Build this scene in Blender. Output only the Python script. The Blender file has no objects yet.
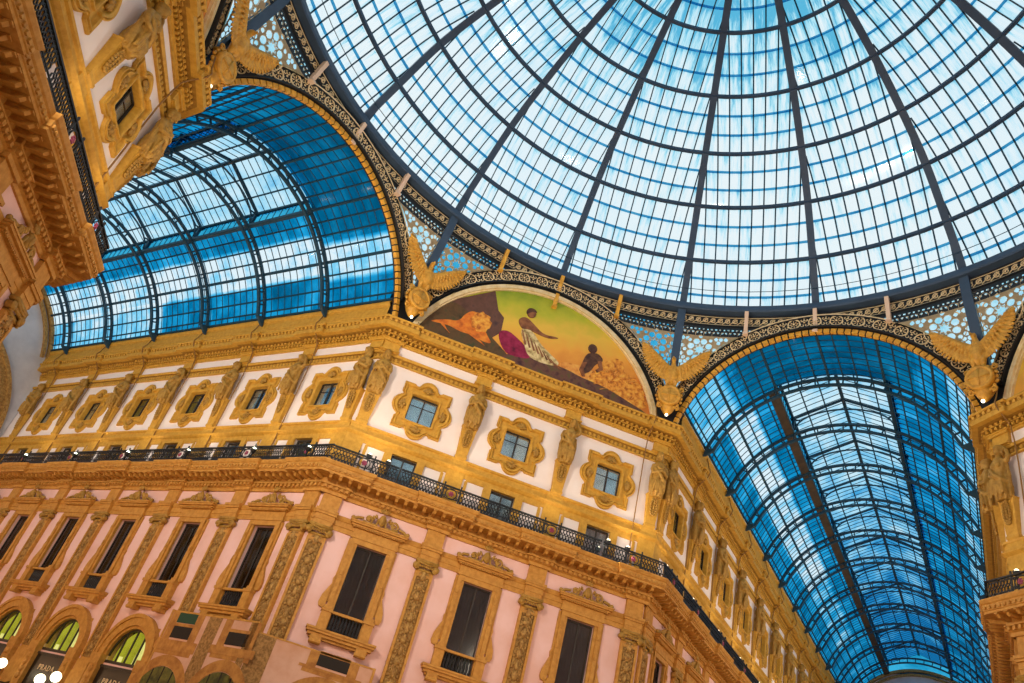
import bpy, math, random
from mathutils import Vector, Matrix
random.seed(7)
PI = math.pi
S = bpy.context.scene
COL = S.collection
c45 = math.sqrt(.5)
R = 18.0            # apothem of the octagon
HW = 7.24           # half width of an arcade arm
ORD = ['zeroth','first','second','third','fourth','fifth','sixth','seventh','eighth','ninth','tenth','eleventh','twelfth','thirteenth']

# ------------------------------------------------------------------ materials
def new_mat(name):
    m = bpy.data.materials.new(name); m.use_nodes = True
    nt = m.node_tree; nt.nodes.clear()
    out = nt.nodes.new('ShaderNodeOutputMaterial')
    return m, nt, out
def mat(name, c1, c2=None, scale=2.0, rough=.6, metal=0, bump=0, bscale=20, spec=.4, detail=6):
    m, nt, out = new_mat(name)
    b = nt.nodes.new('ShaderNodeBsdfPrincipled'); nt.links.new(b.outputs[0], out.inputs[0])
    b.inputs['Roughness'].default_value = rough; b.inputs['Metallic'].default_value = metal
    b.inputs['Specular IOR Level'].default_value = spec
    b.inputs['Base Color'].default_value = (*c1, 1)
    if c2 or bump:
        g = nt.nodes.new('ShaderNodeNewGeometry')
    if c2:
        n = nt.nodes.new('ShaderNodeTexNoise'); n.inputs['Scale'].default_value = scale
        n.inputs['Detail'].default_value = detail; n.inputs['Roughness'].default_value = .62
        nt.links.new(g.outputs['Position'], n.inputs['Vector'])
        r = nt.nodes.new('ShaderNodeValToRGB')
        r.color_ramp.elements[0].position = .36; r.color_ramp.elements[0].color = (*c2, 1)
        r.color_ramp.elements[1].position = .62; r.color_ramp.elements[1].color = (*c1, 1)
        nt.links.new(n.outputs[0], r.inputs[0]); nt.links.new(r.outputs[0], b.inputs['Base Color'])
    if bump:
        n2 = nt.nodes.new('ShaderNodeTexNoise'); n2.inputs['Scale'].default_value = bscale; n2.inputs['Detail'].default_value = 3
        nt.links.new(g.outputs['Position'], n2.inputs['Vector'])
        bp = nt.nodes.new('ShaderNodeBump'); bp.inputs['Strength'].default_value = bump; bp.inputs['Distance'].default_value = .05
        nt.links.new(n2.outputs[0], bp.inputs['Height']); nt.links.new(bp.outputs[0], b.inputs['Normal'])
    return m
def emit(name, col, s):
    m, nt, out = new_mat(name)
    e = nt.nodes.new('ShaderNodeEmission'); e.inputs[0].default_value = (*col, 1); e.inputs[1].default_value = s
    nt.links.new(e.outputs[0], out.inputs[0]); return m
def glass(name, tints, sx=1.0, sy=1.0, lo=.35, hi=.65, gloss=.06, use_uv=True, extra=None):
    """thin pane: tinted transmission that varies with the dirt on the glass, plus a faint reflection"""
    m, nt, out = new_mat(name)
    t = nt.nodes.new('ShaderNodeBsdfTransparent'); gl = nt.nodes.new('ShaderNodeBsdfGlossy'); gl.inputs['Roughness'].default_value = .08
    mx = nt.nodes.new('ShaderNodeMixShader'); mx.inputs[0].default_value = gloss
    nt.links.new(t.outputs[0], mx.inputs[1]); nt.links.new(gl.outputs[0], mx.inputs[2]); nt.links.new(mx.outputs[0], out.inputs[0])
    uv = nt.nodes.new('ShaderNodeTexCoord'); mp = nt.nodes.new('ShaderNodeMapping')
    nt.links.new(uv.outputs['UV' if use_uv else 'Object'], mp.inputs['Vector'])
    mp.inputs['Scale'].default_value = (sx, sy, 1)
    n = nt.nodes.new('ShaderNodeTexNoise'); n.inputs['Scale'].default_value = 1; n.inputs['Detail'].default_value = 5; n.inputs['Roughness'].default_value = .65
    nt.links.new(mp.outputs[0], n.inputs['Vector'])
    r = nt.nodes.new('ShaderNodeValToRGB')
    el = r.color_ramp.elements
    while len(el) < len(tints): el.new(.5)
    for i, c in enumerate(tints):
        el[i].position = lo + (hi-lo)*i/(len(tints)-1); el[i].color = (*c, 1)
    fac = n.outputs[0]
    if extra: fac = extra(nt, uv, fac)
    nt.links.new(fac, r.inputs[0]); nt.links.new(r.outputs[0], t.inputs[0])
    return m
def math_node(nt, op, a, b):
    n = nt.nodes.new('ShaderNodeMath'); n.operation = op
    for i, v in enumerate((a, b)):
        if v is None: continue
        if isinstance(v, (int, float)): n.inputs[i].default_value = v
        else: nt.links.new(v, n.inputs[i])
    return n.outputs[0]

STONE = mat('ochre_stone', (.62,.345,.045), (.50,.26,.028), 5, .62, bump=.12, bscale=9)
CARVE = mat('carved_ochre_stone', (.44,.25,.045), (.30,.155,.022), 6, .6, bump=.2, bscale=14)
RELIEF = mat('relief_stone', (.52,.31,.09), (.24,.12,.03), 7, .7, bump=.6, bscale=24)
PLW = mat('white_plaster', (.88,.80,.78), (.84,.73,.70), .5, .8)
PLP = mat('pink_plaster', (.82,.56,.55), (.74,.46,.41), .55, .8)
LOWST = mat('lower_ochre_stone', (.56,.285,.055), (.43,.195,.03), 5, .62, bump=.12, bscale=9)
IRON = mat('black_iron', (.010,.012,.016), None, rough=.45, spec=.5)
STEEL = mat('slate_blue_steel', (.048,.085,.150), (.036,.066,.120), 1.0, .5)
VSTEEL = mat('vault_steel', (.014,.055,.095), None, rough=.5)
PIPE = mat('brown_pipe', (.26,.13,.03), None, rough=.6)
BOARD = mat('brown_board', (.085,.055,.03), (.05,.035,.022), 2, .7)
CREAM = mat('cream_ironwork', (.90,.72,.44), (.74,.54,.28), 4, .55)
GILT = mat('gilded_blocks', (.85,.46,.06), (.60,.28,.03), 4, .45)
FRAMEW = mat('pale_arch_frame', (.86,.72,.45), (.74,.55,.26), 3, .5)
PINKBR = mat('rose_beige_bracket', (.82,.60,.45), None, rough=.5)
EAGLE = mat('gilded_eagle', (.70,.37,.05), (.50,.24,.025), 5, .45)
GROOVE_SHADE = mat('umber_ochre_frieze', (.40,.21,.028), (.28,.135,.016), 5, .65)  # darker ochre puts the shade of the carved grooves into the colour
WOOD = mat('dark_sash', (.035,.028,.022), None, rough=.5)
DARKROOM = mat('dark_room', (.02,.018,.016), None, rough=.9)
CURT = [mat('curtain_grey', (.66,.74,.76), (.40,.50,.55), 2, .9), mat('curtain_cream', (.88,.74,.46), (.74,.58,.34), 2, .9),
        mat('curtain_green', (.06,.22,.05), (.03,.12,.04), 2, .9), mat('blind_blue', (.50,.76,.92), (.30,.58,.80), 1.2, .9)]  # last: blue sky reflection of the panes put into the curtain colour
CURTLOW = mat('curtain_dusk', (.34,.38,.33), (.22,.26,.23), .8, .9)
PANE = glass('window_pane', [(.78,.84,.85),(.92,.95,.95)], 1.2, 1.2, gloss=.30, use_uv=False)
PANELOW = glass('tall_window_pane', [(.32,.34,.30),(.5,.52,.48)], .8, .8, gloss=.13, use_uv=False)
ROSE = mat('pink_rosette', (.34,.06,.12), (.22,.03,.08), 8, .5)
LAMPGLOW = emit('floodlight_glow', (.93,1,.72), 9)
BULB = emit('bulb_glow', (1,.86,.6), 6)
GLOBE = emit('globe_glow', (1,.86,.55), 4)
LITROOM = emit('lit_shop_ceiling', (.80,.80,.06), .62)
LITPALE = emit('lit_shop_panel', (1,.95,.40), 1.2)
SIGNB = mat('black_sign', (.010,.008,.007), None, rough=.3)
LETTER = mat('gold_letters', (.80,.66,.42), None, rough=.4, metal=.2)
FLOORM = mat('marble_floor', (.42,.36,.30), (.30,.24,.19), .6, .35)
PRINT = [mat('printed_pink', (.66,.40,.30), (.56,.30,.19), .8, .8), mat('printed_ochre', (.50,.24,.055), (.32,.13,.03), 3, .8),
         mat('printed_dark', (.018,.013,.010), None, rough=.8), mat('printed_relief', (.40,.22,.07), (.18,.09,.025), 9, .8), mat('printed_green', (.02,.06,.035), None, rough=.8),
         mat('printed_glass', (.16,.15,.03), (.05,.05,.015), 3, .8)]

# dome: clear white panes with cyan stained edges; u counts panes across, v counts rows
def pane_edges(nt, uv, fac):
    s = nt.nodes.new('ShaderNodeSeparateXYZ'); nt.links.new(uv.outputs['UV'], s.inputs[0])
    # grime gathers along the laps: distance from the lower lap of each pane
    fv = math_node(nt, 'FRACT', s.outputs[1], None)
    d = math_node(nt, 'MULTIPLY', math_node(nt, 'POWER', fv, 6.0), -.20)
    fl = nt.nodes.new('ShaderNodeVectorMath'); fl.operation = 'FLOOR'; nt.links.new(uv.outputs['UV'], fl.inputs[0])
    w = nt.nodes.new('ShaderNodeTexWhiteNoise'); nt.links.new(fl.outputs[0], w.inputs['Vector'])
    pw = math_node(nt, 'MULTIPLY', math_node(nt, 'SUBTRACT', w.outputs[0], .5), .16)
    up = math_node(nt, 'MULTIPLY', math_node(nt, 'POWER', math_node(nt, 'DIVIDE', s.outputs[1], 18.0), 3.0), -.48)   # more cyan towards the crown
    return math_node(nt, 'ADD', math_node(nt, 'ADD', math_node(nt, 'ADD', fac, d), pw), up)
DGLASS = glass('dome_glass', [(.12,.52,.76),(.48,.83,.95),(.80,.945,1.0),(.93,.985,1.0)], 2.2, .5, .16, .50, .03, True, pane_edges)
# vault: deep blue glass with paler bands where bright sky outside is put into the tint; u = arc angle in degrees, v = metres along the arm
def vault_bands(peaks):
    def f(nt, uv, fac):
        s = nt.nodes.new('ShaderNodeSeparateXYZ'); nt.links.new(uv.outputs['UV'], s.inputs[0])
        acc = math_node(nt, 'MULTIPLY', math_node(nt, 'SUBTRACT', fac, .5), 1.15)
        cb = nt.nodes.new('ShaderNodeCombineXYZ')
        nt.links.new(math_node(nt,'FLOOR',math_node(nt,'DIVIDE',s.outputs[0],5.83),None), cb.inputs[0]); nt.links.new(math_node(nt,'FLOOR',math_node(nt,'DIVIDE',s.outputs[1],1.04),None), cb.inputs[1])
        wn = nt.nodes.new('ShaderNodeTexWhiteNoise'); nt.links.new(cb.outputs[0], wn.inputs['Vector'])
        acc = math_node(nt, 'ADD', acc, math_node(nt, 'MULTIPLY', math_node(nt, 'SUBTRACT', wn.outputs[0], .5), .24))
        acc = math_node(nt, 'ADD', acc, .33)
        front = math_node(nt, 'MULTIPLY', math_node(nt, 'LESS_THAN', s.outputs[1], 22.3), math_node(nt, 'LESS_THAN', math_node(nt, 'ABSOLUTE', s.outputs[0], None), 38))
        acc = math_node(nt, 'SUBTRACT', acc, math_node(nt, 'MULTIPLY', front, .12))   # the crown of the first bay is darker
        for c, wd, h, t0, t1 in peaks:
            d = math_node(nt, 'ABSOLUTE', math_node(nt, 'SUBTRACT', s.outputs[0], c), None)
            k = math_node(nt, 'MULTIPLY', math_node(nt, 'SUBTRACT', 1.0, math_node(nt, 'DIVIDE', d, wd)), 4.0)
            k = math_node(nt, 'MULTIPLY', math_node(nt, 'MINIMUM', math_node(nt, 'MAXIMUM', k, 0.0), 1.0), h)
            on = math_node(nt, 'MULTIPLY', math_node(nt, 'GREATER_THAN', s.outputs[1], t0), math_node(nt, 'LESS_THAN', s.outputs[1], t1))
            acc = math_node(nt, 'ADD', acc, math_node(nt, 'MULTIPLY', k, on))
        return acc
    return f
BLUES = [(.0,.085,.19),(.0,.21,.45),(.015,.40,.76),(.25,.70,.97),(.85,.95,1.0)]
LAP = glass('glazing_lap', [(.16,.50,.70),(.30,.64,.80)], 1, 1, gloss=.03, use_uv=False)
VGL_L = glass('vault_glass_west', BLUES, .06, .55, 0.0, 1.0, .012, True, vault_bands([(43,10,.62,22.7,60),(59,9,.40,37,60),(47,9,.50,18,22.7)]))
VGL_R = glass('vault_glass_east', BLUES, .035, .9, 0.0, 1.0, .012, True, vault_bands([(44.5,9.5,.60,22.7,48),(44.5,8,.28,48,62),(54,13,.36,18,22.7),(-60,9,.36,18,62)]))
LANTG = glass('lantern_glass', [(.10,.50,.85),(.42,.78,.97),(.68,.90,1.0)], .35, .35, .3, .6, .03, False)
def along(nt, uv, fac):
    s = nt.nodes.new('ShaderNodeSeparateXYZ'); nt.links.new(uv.outputs['Object'], s.inputs[0])
    return math_node(nt, 'SUBTRACT', math_node(nt, 'ADD', fac, .10), math_node(nt, 'MULTIPLY', math_node(nt, 'SUBTRACT', s.outputs[0], 22.0), .0105))
LANTG2 = glass('lantern_glass_east', [(.01,.22,.52),(.08,.45,.80),(.36,.74,.96),(.78,.94,1.0)], .35, .12, .15, .62, .03, False, along)
def frosted(name, tints, sx, sy):
    m = glass(name, tints, sx, sy, .25, .75, .008, True); nt = m.node_tree
    ts = [n for n in nt.nodes if n.type=='BSDF_TRANSPARENT'][0]; mx = [n for n in nt.nodes if n.type=='MIX_SHADER'][0]; ramp = [n for n in nt.nodes if n.type=='VALTORGB'][0]
    tl = nt.nodes.new('ShaderNodeBsdfTranslucent'); nt.links.new(ramp.outputs[0], tl.inputs[0])
    m2 = nt.nodes.new('ShaderNodeMixShader'); m2.inputs[0].default_value = .72
    nt.links.new(ts.outputs[0], m2.inputs[1]); nt.links.new(tl.outputs[0], m2.inputs[2]); nt.links.new(m2.outputs[0], mx.inputs[1]); return m
FROST = frosted('clouded_first_bay_glass', [(.0,.07,.16),(.0,.16,.33),(.01,.30,.55)], .05, .9)
CLEAR = glass('clear_gable_glass', [(.80,.92,.96),(.9,.97,1)], .5, .5, gloss=.03, use_uv=False)
LANTS = glass('lantern_side_glass', [(.01,.30,.52),(.05,.48,.75)], .5, .5, .35, .6, .03, False)
TRG_B = glass('blue_tracery_glass', [(.02,.36,.62),(.10,.55,.80)], 1.0, 1.0, .3, .7, .02, False)
TRG_W = glass('pale_tracery_glass', [(.30,.70,.85),(.72,.92,.98)], 1.0, 1.0, .3, .65, .02, False)

# ------------------------------------------------------------------ mesh helper
class MB:
    def __init__(s): s.v=[]; s.f=[]; s.m=[]; s.uv=None
    def add(s, vs, fs, mi=0):
        o = len(s.v); s.v += [tuple(p) for p in vs]
        for f in fs: s.f.append(tuple(i+o for i in f)); s.m.append(mi)
        return s
    def box(s, x0,x1,y0,y1,z0,z1, mi=0):
        v=[(x,y,z) for z in (z0,z1) for y in (y0,y1) for x in (x0,x1)]
        return s.add(v, [(0,2,3,1),(4,5,7,6),(0,1,5,4),(2,6,7,3),(0,4,6,2),(1,3,7,5)], mi)
    def prism(s, P, y0, y1, mi=0):            # outline in x,z pushed from y0 (front) to y1 (back)
        n=len(P); a=[(x,y0,z) for x,z in P]+[(x,y1,z) for x,z in P]
        area=sum(P[i][0]*P[(i+1)%n][1]-P[(i+1)%n][0]*P[i][1] for i in range(n))
        fs=[tuple(range(n)), tuple(range(2*n-1,n-1,-1))]+[(i,i+n,(i+1)%n+n,(i+1)%n) for i in range(n)]
        if area<0: fs=[tuple(reversed(f)) for f in fs]
        return s.add(a, fs, mi)
    def loft(s, rings, cap=True, closed=True, mi=0):
        n=len(rings[0]); v=[p for r in rings for p in r]; fs=[]
        for k in range(len(rings)-1):
            for i in range(n if closed else n-1):
                j=(i+1)%n; fs.append((k*n+i, k*n+j, (k+1)*n+j, (k+1)*n+i))
        if cap and closed:
            fs.append(tuple(range(n-1,-1,-1))); fs.append(tuple((len(rings)-1)*n+i for i in range(n)))
        return s.add(v, fs, mi)
    def lathe(s, prof, n=16, c=(0,0,0), axis='z', mi=0):
        rings=[]
        for r,h in prof:
            ring=[]
            for i in range(n):
                a=2*PI*i/n; x,y=r*math.cos(a), r*math.sin(a)
                ring.append((c[0]+x,c[1]+y,c[2]+h) if axis=='z' else (c[0]+x,c[1]-h,c[2]+y))
            rings.append(ring)
        return s.loft(rings, True, True, mi)
    def ell(s, c, r, nu=10, nv=6, M=None, mi=0):
        rings=[]
        for k in range(nv+1):
            t=PI*k/nv; st=max(math.sin(t),.02)
            ring=[]
            for i in range(nu):
                a=2*PI*i/nu; p=Vector((r[0]*st*math.cos(a), r[1]*st*math.sin(a), -r[2]*math.cos(t)))
                if M: p=M@p
                ring.append((c[0]+p.x,c[1]+p.y,c[2]+p.z))
            rings.append(ring)
        return s.loft(rings, True, True, mi)
    def tube(s, pts, r, n=6, closed=False, mi=0, flat=None):
        pts=[Vector(p) for p in pts]; N=len(pts); rings=[]; up=None
        for i in range(N):
            a=pts[i-1] if (i>0 or closed) else pts[i]; b=pts[(i+1)%N] if (i<N-1 or closed) else pts[i]
            t=(b-a)
            if t.length<1e-9: t=Vector((0,0,1))
            t.normalize()
            if up is None:
                up=Vector((0,1,0)) if abs(t.y)<.9 else Vector((1,0,0))
            u=(up-t*up.dot(t))
            if u.length<1e-6: u=t.orthogonal()
            u.normalize(); w=t.cross(u); up=u
            rr=r[i] if isinstance(r,(list,tuple)) else r
            ru,rw=(rr,rr) if flat is None else (flat,rr)
            rings.append([tuple(pts[i]+u*ru*math.cos(2*PI*k/n+PI/n)+w*rw*math.sin(2*PI*k/n+PI/n)) for k in range(n)])
        if closed: rings.append(rings[0])
        return s.loft(rings, not closed, True, mi)
    def arcband(s, r0,r1,y0,y1,a0,a1,n,c=(0,0), mi=0):   # ring sector in the x,z plane
        rings=[]
        for i in range(n+1):
            a=math.radians(a0+(a1-a0)*i/n); ca,sa=math.cos(a),math.sin(a)
            rings.append([(c[0]+r*ca,y,c[1]+r*sa) for r,y in ((r0,y0),(r1,y0),(r1,y1),(r0,y1))])
        return s.loft(rings, True, True, mi)
    def build(s, name, mats, parent=None, smooth=False, M=None, **props):
        me=bpy.data.meshes.new(name); me.from_pydata(s.v if M is None else [tuple(M@Vector(p)) for p in s.v], [], s.f)
        mats = mats if isinstance(mats,(list,tuple)) else [mats]
        for m in mats: me.materials.append(m)
        if len(mats)>1: me.polygons.foreach_set('material_index', s.m)
        if smooth: me.polygons.foreach_set('use_smooth', [True]*len(s.f))
        if s.uv:
            l=me.uv_layers.new(name='UVMap'); 
            li=[0]*len(me.loops); me.loops.foreach_get('vertex_index', li)
            flat=[]; 
            for i in li: flat += s.uv[i]
            l.data.foreach_set('uv', flat)
        me.validate(); me.update()
        o=bpy.data.objects.new(name, me); COL.objects.link(o)
        if parent is not None: o.parent=parent
        for k,v in props.items(): o[k]=v
        return o
def tag(o, label, cat, group=None):
    o['label']=label; o['category']=cat
    if group: o['group']=group
    return o
def empty(name, loc=(0,0,0), rz=0, label=None, cat=None, group=None):
    o=bpy.data.objects.new(name,None); COL.objects.link(o); o.empty_display_size=.3
    o.location=loc; o.rotation_euler=(0,0,rz)
    if label: tag(o,label,cat,group)
    return o
def copy_tree(o, parent=None):
    c=o.copy(); COL.objects.link(c)
    if parent is not None: c.parent=parent
    for ch in (KIDS[o.name] if o.name in KIDS else [k for k in bpy.data.objects if k.parent is o]): copy_tree(ch, c)
    return c
KIDS={}
def remember(o):
    ks=[k for k in bpy.data.objects if k.parent is o]; KIDS[o.name]=ks
    for k in ks: remember(k)
def struct(o): o['kind']='structure'; return o
def remesh(mb, voxel, mats, name, parent=None):
    """weld overlapping closed shapes into one continuous skin"""
    t=mb.build('tmp_form', mats)
    m=t.modifiers.new('r','REMESH'); m.mode='VOXEL'; m.voxel_size=voxel; m.use_smooth_shade=True
    sm=t.modifiers.new('s','SMOOTH'); sm.iterations=1; sm.factor=.3
    dg=bpy.context.evaluated_depsgraph_get(); dg.update()
    me=bpy.data.meshes.new_from_object(t.evaluated_get(dg))
    me.name=name; me.materials.clear(); me.materials.append(mats)
    me.polygons.foreach_set('use_smooth',[True]*len(me.polygons))
    old=t.data; bpy.data.objects.remove(t); bpy.data.meshes.remove(old)
    o=bpy.data.objects.new(name, me); COL.objects.link(o)
    if parent is not None: o.parent=parent
    return o

# ------------------------------------------------------------------ wall frames (x along the wall, -y towards the room, z up)
FR={'F':((0,R),0.0), 'LA':((c45*HW,c45*HW),-PI/4), 'RA':((-c45*HW,c45*HW),PI/4), 'LF':((-17.66,0),PI/2), 'RF':((R,0),-PI/2),
    'LB':((-c45*HW,-c45*HW),3*PI/4), 'RB':((c45*HW,-c45*HW),-3*PI/4)}
def pos(fr, x, z, off=0):
    (ox,oy),rz=FR[fr]; ca,sa=math.cos(rz),math.sin(rz)
    return (ox+x*ca+off*sa, oy+x*sa-off*ca, z)
def rot(fr): return FR[fr][1]
def mtx(fr): (ox,oy),rz=FR[fr]; return Matrix.Translation((ox,oy,0))@Matrix.Rotation(rz,4,'Z')
TEND_L, TEND_R = 49.6, 75.0
TC = 18.21          # where an arm wall meets the octagon corner
XC = 7.761
XL = 7.42; TL0 = 17.73      # corner of the nearest building, which stands a little further out
WL=[20.8+4.95*k for k in range(6)]; PL=[23.24+4.93*k for k in range(6)]
WR=[20.95+4.8*k for k in range(11)]; PR=[23.3+4.82*k for k in range(11)]
WIN={'F':[-4.9,0,4.9],'LA':[-t for t in WL],'RA':WR,'LF':[-4.9,0,4.9],'RF':[-4.9,0,4.9],'LB':[20.8],'RB':[-20.95]}
# ------------------------------------------------------------------ setting: floor and walls with openings
b=MB(); b.box(-75,75,-30,75,-.3,0); struct(b.build('floor', FLOORM))
def grid_wall(fr, x0, x1, z0, z1, holes, name, m):
    xs=sorted({x0,x1}|{h[0] for h in holes}|{h[1] for h in holes}); zs=sorted({z0,z1}|{h[2] for h in holes}|{h[3] for h in holes})
    b=MB()
    for i in range(len(xs)-1):
        for j in range(len(zs)-1):
            mx,mz=(xs[i]+xs[i+1])/2,(zs[j]+zs[j+1])/2
            if any(h[0]<mx<h[1] and h[2]<mz<h[3] for h in holes): continue
            b.add([(xs[i],0,zs[j]),(xs[i+1],0,zs[j]),(xs[i+1],0,zs[j+1]),(xs[i],0,zs[j+1])],[(0,1,2,3)])
    for h in holes:   # reveals and the dark room behind
        a0,a1,b0,b1=h; d=.75
        b.add([(a0,0,b0),(a1,0,b0),(a1,0,b1),(a0,0,b1),(a0,d,b0),(a1,d,b0),(a1,d,b1),(a0,d,b1)],[(0,4,5,1),(1,5,6,2),(2,6,7,3),(3,7,4,0)],0)
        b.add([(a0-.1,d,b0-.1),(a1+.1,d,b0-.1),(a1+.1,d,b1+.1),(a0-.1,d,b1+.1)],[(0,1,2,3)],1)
    o=b.build(name,[m,DARKROOM],M=mtx(fr)); return struct(o)
SPAN={'F':(-XC,XC),'LA':(-TEND_L,-TC),'RA':(TC,TEND_R),'LF':(-XL,XL),'RF':(-XC,XC),'LB':(TL0,TEND_L),'RB':(-TEND_R,-TC)}
NAMES={'F':'middle','LA':'left_arcade','RA':'right_arcade','LF':'left','RF':'right','LB':'left_arcade_near','RB':'right_arcade_near'}
ARCHW={'LA':[-t for t in WL[:4]]}
for fr,(x0,x1) in SPAN.items():
    up=[]; lo=[]
    for x in WIN[fr]:
        up.append((x-.7,x+.7,17.42,18.92)); up.append((x-.6,x+.6,14.05,15.6))
        lo.append((x-.66,x+.66,7.48,11.13))
        if x in ARCHW.get(fr,[]): lo.append((x-1.35,x+1.35,4.55,6.2))
    grid_wall(fr,x0,x1,13.0,22.0,up,'wall_%s_upper'%NAMES[fr],PLW)
    grid_wall(fr,x0,x1,0,13.0,lo,'wall_%s_lower'%NAMES[fr],PLP)
# south side of the octagon, behind the camera
b=MB(); ring=[]
n=24
for i in range(n+1):
    a=math.radians(202.5+135*i/n); ring.append((19.4*math.cos(a),19.4*math.sin(a)))
b.loft([[(x,y,0) for x,y in ring],[(x,y,29.2) for x,y in ring]],False,False); struct(b.build('wall_south',PLP))

# ------------------------------------------------------------------ cornices: profiles swept along the plan of the walls
def P2(fr,x): p=pos(fr,x,0); return Vector((p[0],p[1]))
PATHS={'main':[P2('LA',-TEND_L),P2('F',-XC),P2('F',XC),P2('RA',TEND_R)],
       'left':[P2('LF',-XL)+Vector((-4,-4)),P2('LF',-XL),P2('LF',XL),P2('LB',TEND_L)],
       'right':[P2('RB',-TEND_R),P2('RF',-XC),P2('RF',XC),P2('RF',XC)+Vector((4,-4))]}
def lens(path):
    L=[0]
    for a,b_ in zip(path,path[1:]): L.append(L[-1]+(b_-a).length)
    return L
def at(path,L,s):
    for k in range(len(path)-1):
        if s<=L[k+1]+1e-6 or k==len(path)-2:
            d=(path[k+1]-path[k]).normalized(); return path[k]+d*(s-L[k]), d, k
def offset(poly, o):
    """mitred parallel of an open polyline, to its right"""
    out=[]
    for i,p in enumerate(poly):
        ns=[]
        if i>0: d=(p-poly[i-1]).normalized(); ns.append(Vector((d.y,-d.x)))
        if i<len(poly)-1: d=(poly[i+1]-p).normalized(); ns.append(Vector((d.y,-d.x)))
        if len(ns)==1: out.append(p+ns[0]*o)
        else:
            m=ns[0]+ns[1]
            out.append(p+m*(o*2/m.length_squared) if m.length>1e-4 else p+ns[0]*o)
    return out
def broken(path, ivs, d):
    L=lens(path); ev=[]
    state=0; pts=[]
    marks=[(L[i],'v',i) for i in range(len(path))]
    for a,b_ in ivs: marks+= [(a,'on',0),(b_,'off',0)]
    marks.sort(key=lambda m:m[0]); base=offset(path,0); bo=offset(path,d)
    for s,k,i in marks:
        if k=='v': pts.append(bo[i] if state else base[i])
        else:
            p,dr,seg=at(path,L,s); nrm=Vector((dr.y,-dr.x))
            if k=='on': pts+= [p.copy(), p+nrm*d]; state=1
            else: pts+= [p+nrm*d, p.copy()]; state=0
    return pts
BF={}
for key in PATHS:
    L=lens(PATHS[key]); cs=[]
    if key=='main':
        c1,c2=L[1],L[2]
        cs=[c1-(t-TC) for t in PL if t<TEND_L-.6]+[c1+XC-2.45,c1+XC+2.45]+[c2+(t-TC) for t in PR if t<TEND_R-.6]
    elif key=='left': c1,c2=L[1],L[2]; cs=[c1+XL-2.45,c1+XL+2.45]
    else: c1,c2=L[1],L[2]; cs=[c1+XC-2.45,c1+XC+2.45]
    BF[key]=(cs,(c1,c2))
def intervals(key, hw, cw):
    cs,corners=BF[key]
    return sorted([(s-hw,s+hw) for s in cs]+[(s-cw,s+cw) for s in corners])
def sweep(poly, prof, b, mi=0):
    rows=[[(p.x,p.y,z) for p in offset(poly,o)] for o,z in prof]
    b.loft(rows,False,False,mi)
def runs(poly, off, spacing, fn, minlen=.3):
    q=offset(poly,off)
    for a,c in zip(q,q[1:]):
        d=c-a; l=d.length
        if l<minlen: continue
        n=max(1,int(l/spacing)); d.normalize(); nr=Vector((d.y,-d.x))
        for i in range(n):
            fn(a+d*(l*(i+.5)/n), d, nr, l/n)
def obox(b,p,d,nr,w,o0,o1,z0,z1,mi=0,o1b=None):
    """small block on a swept band: width w along the wall, from o0 to o1 out of it (o1b at its foot)"""
    o1b=o1 if o1b is None else o1b
    v=[]
    for z,oo in ((z0,o1b),(z1,o1)):
        for s,o in ((-w/2,o0),(w/2,o0),(w/2,oo),(-w/2,oo)):
            q=p+d*s+nr*o; v.append((q.x,q.y,z))
    b.add(v,[(0,1,2,3),(7,6,5,4),(0,4,5,1),(1,5,6,2),(2,6,7,3),(3,7,4,0)],mi)
TR=[0]
def trim(b, m): TR[0]+=1; return struct(b.build('trim_%d'%TR[0], m))
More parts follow.
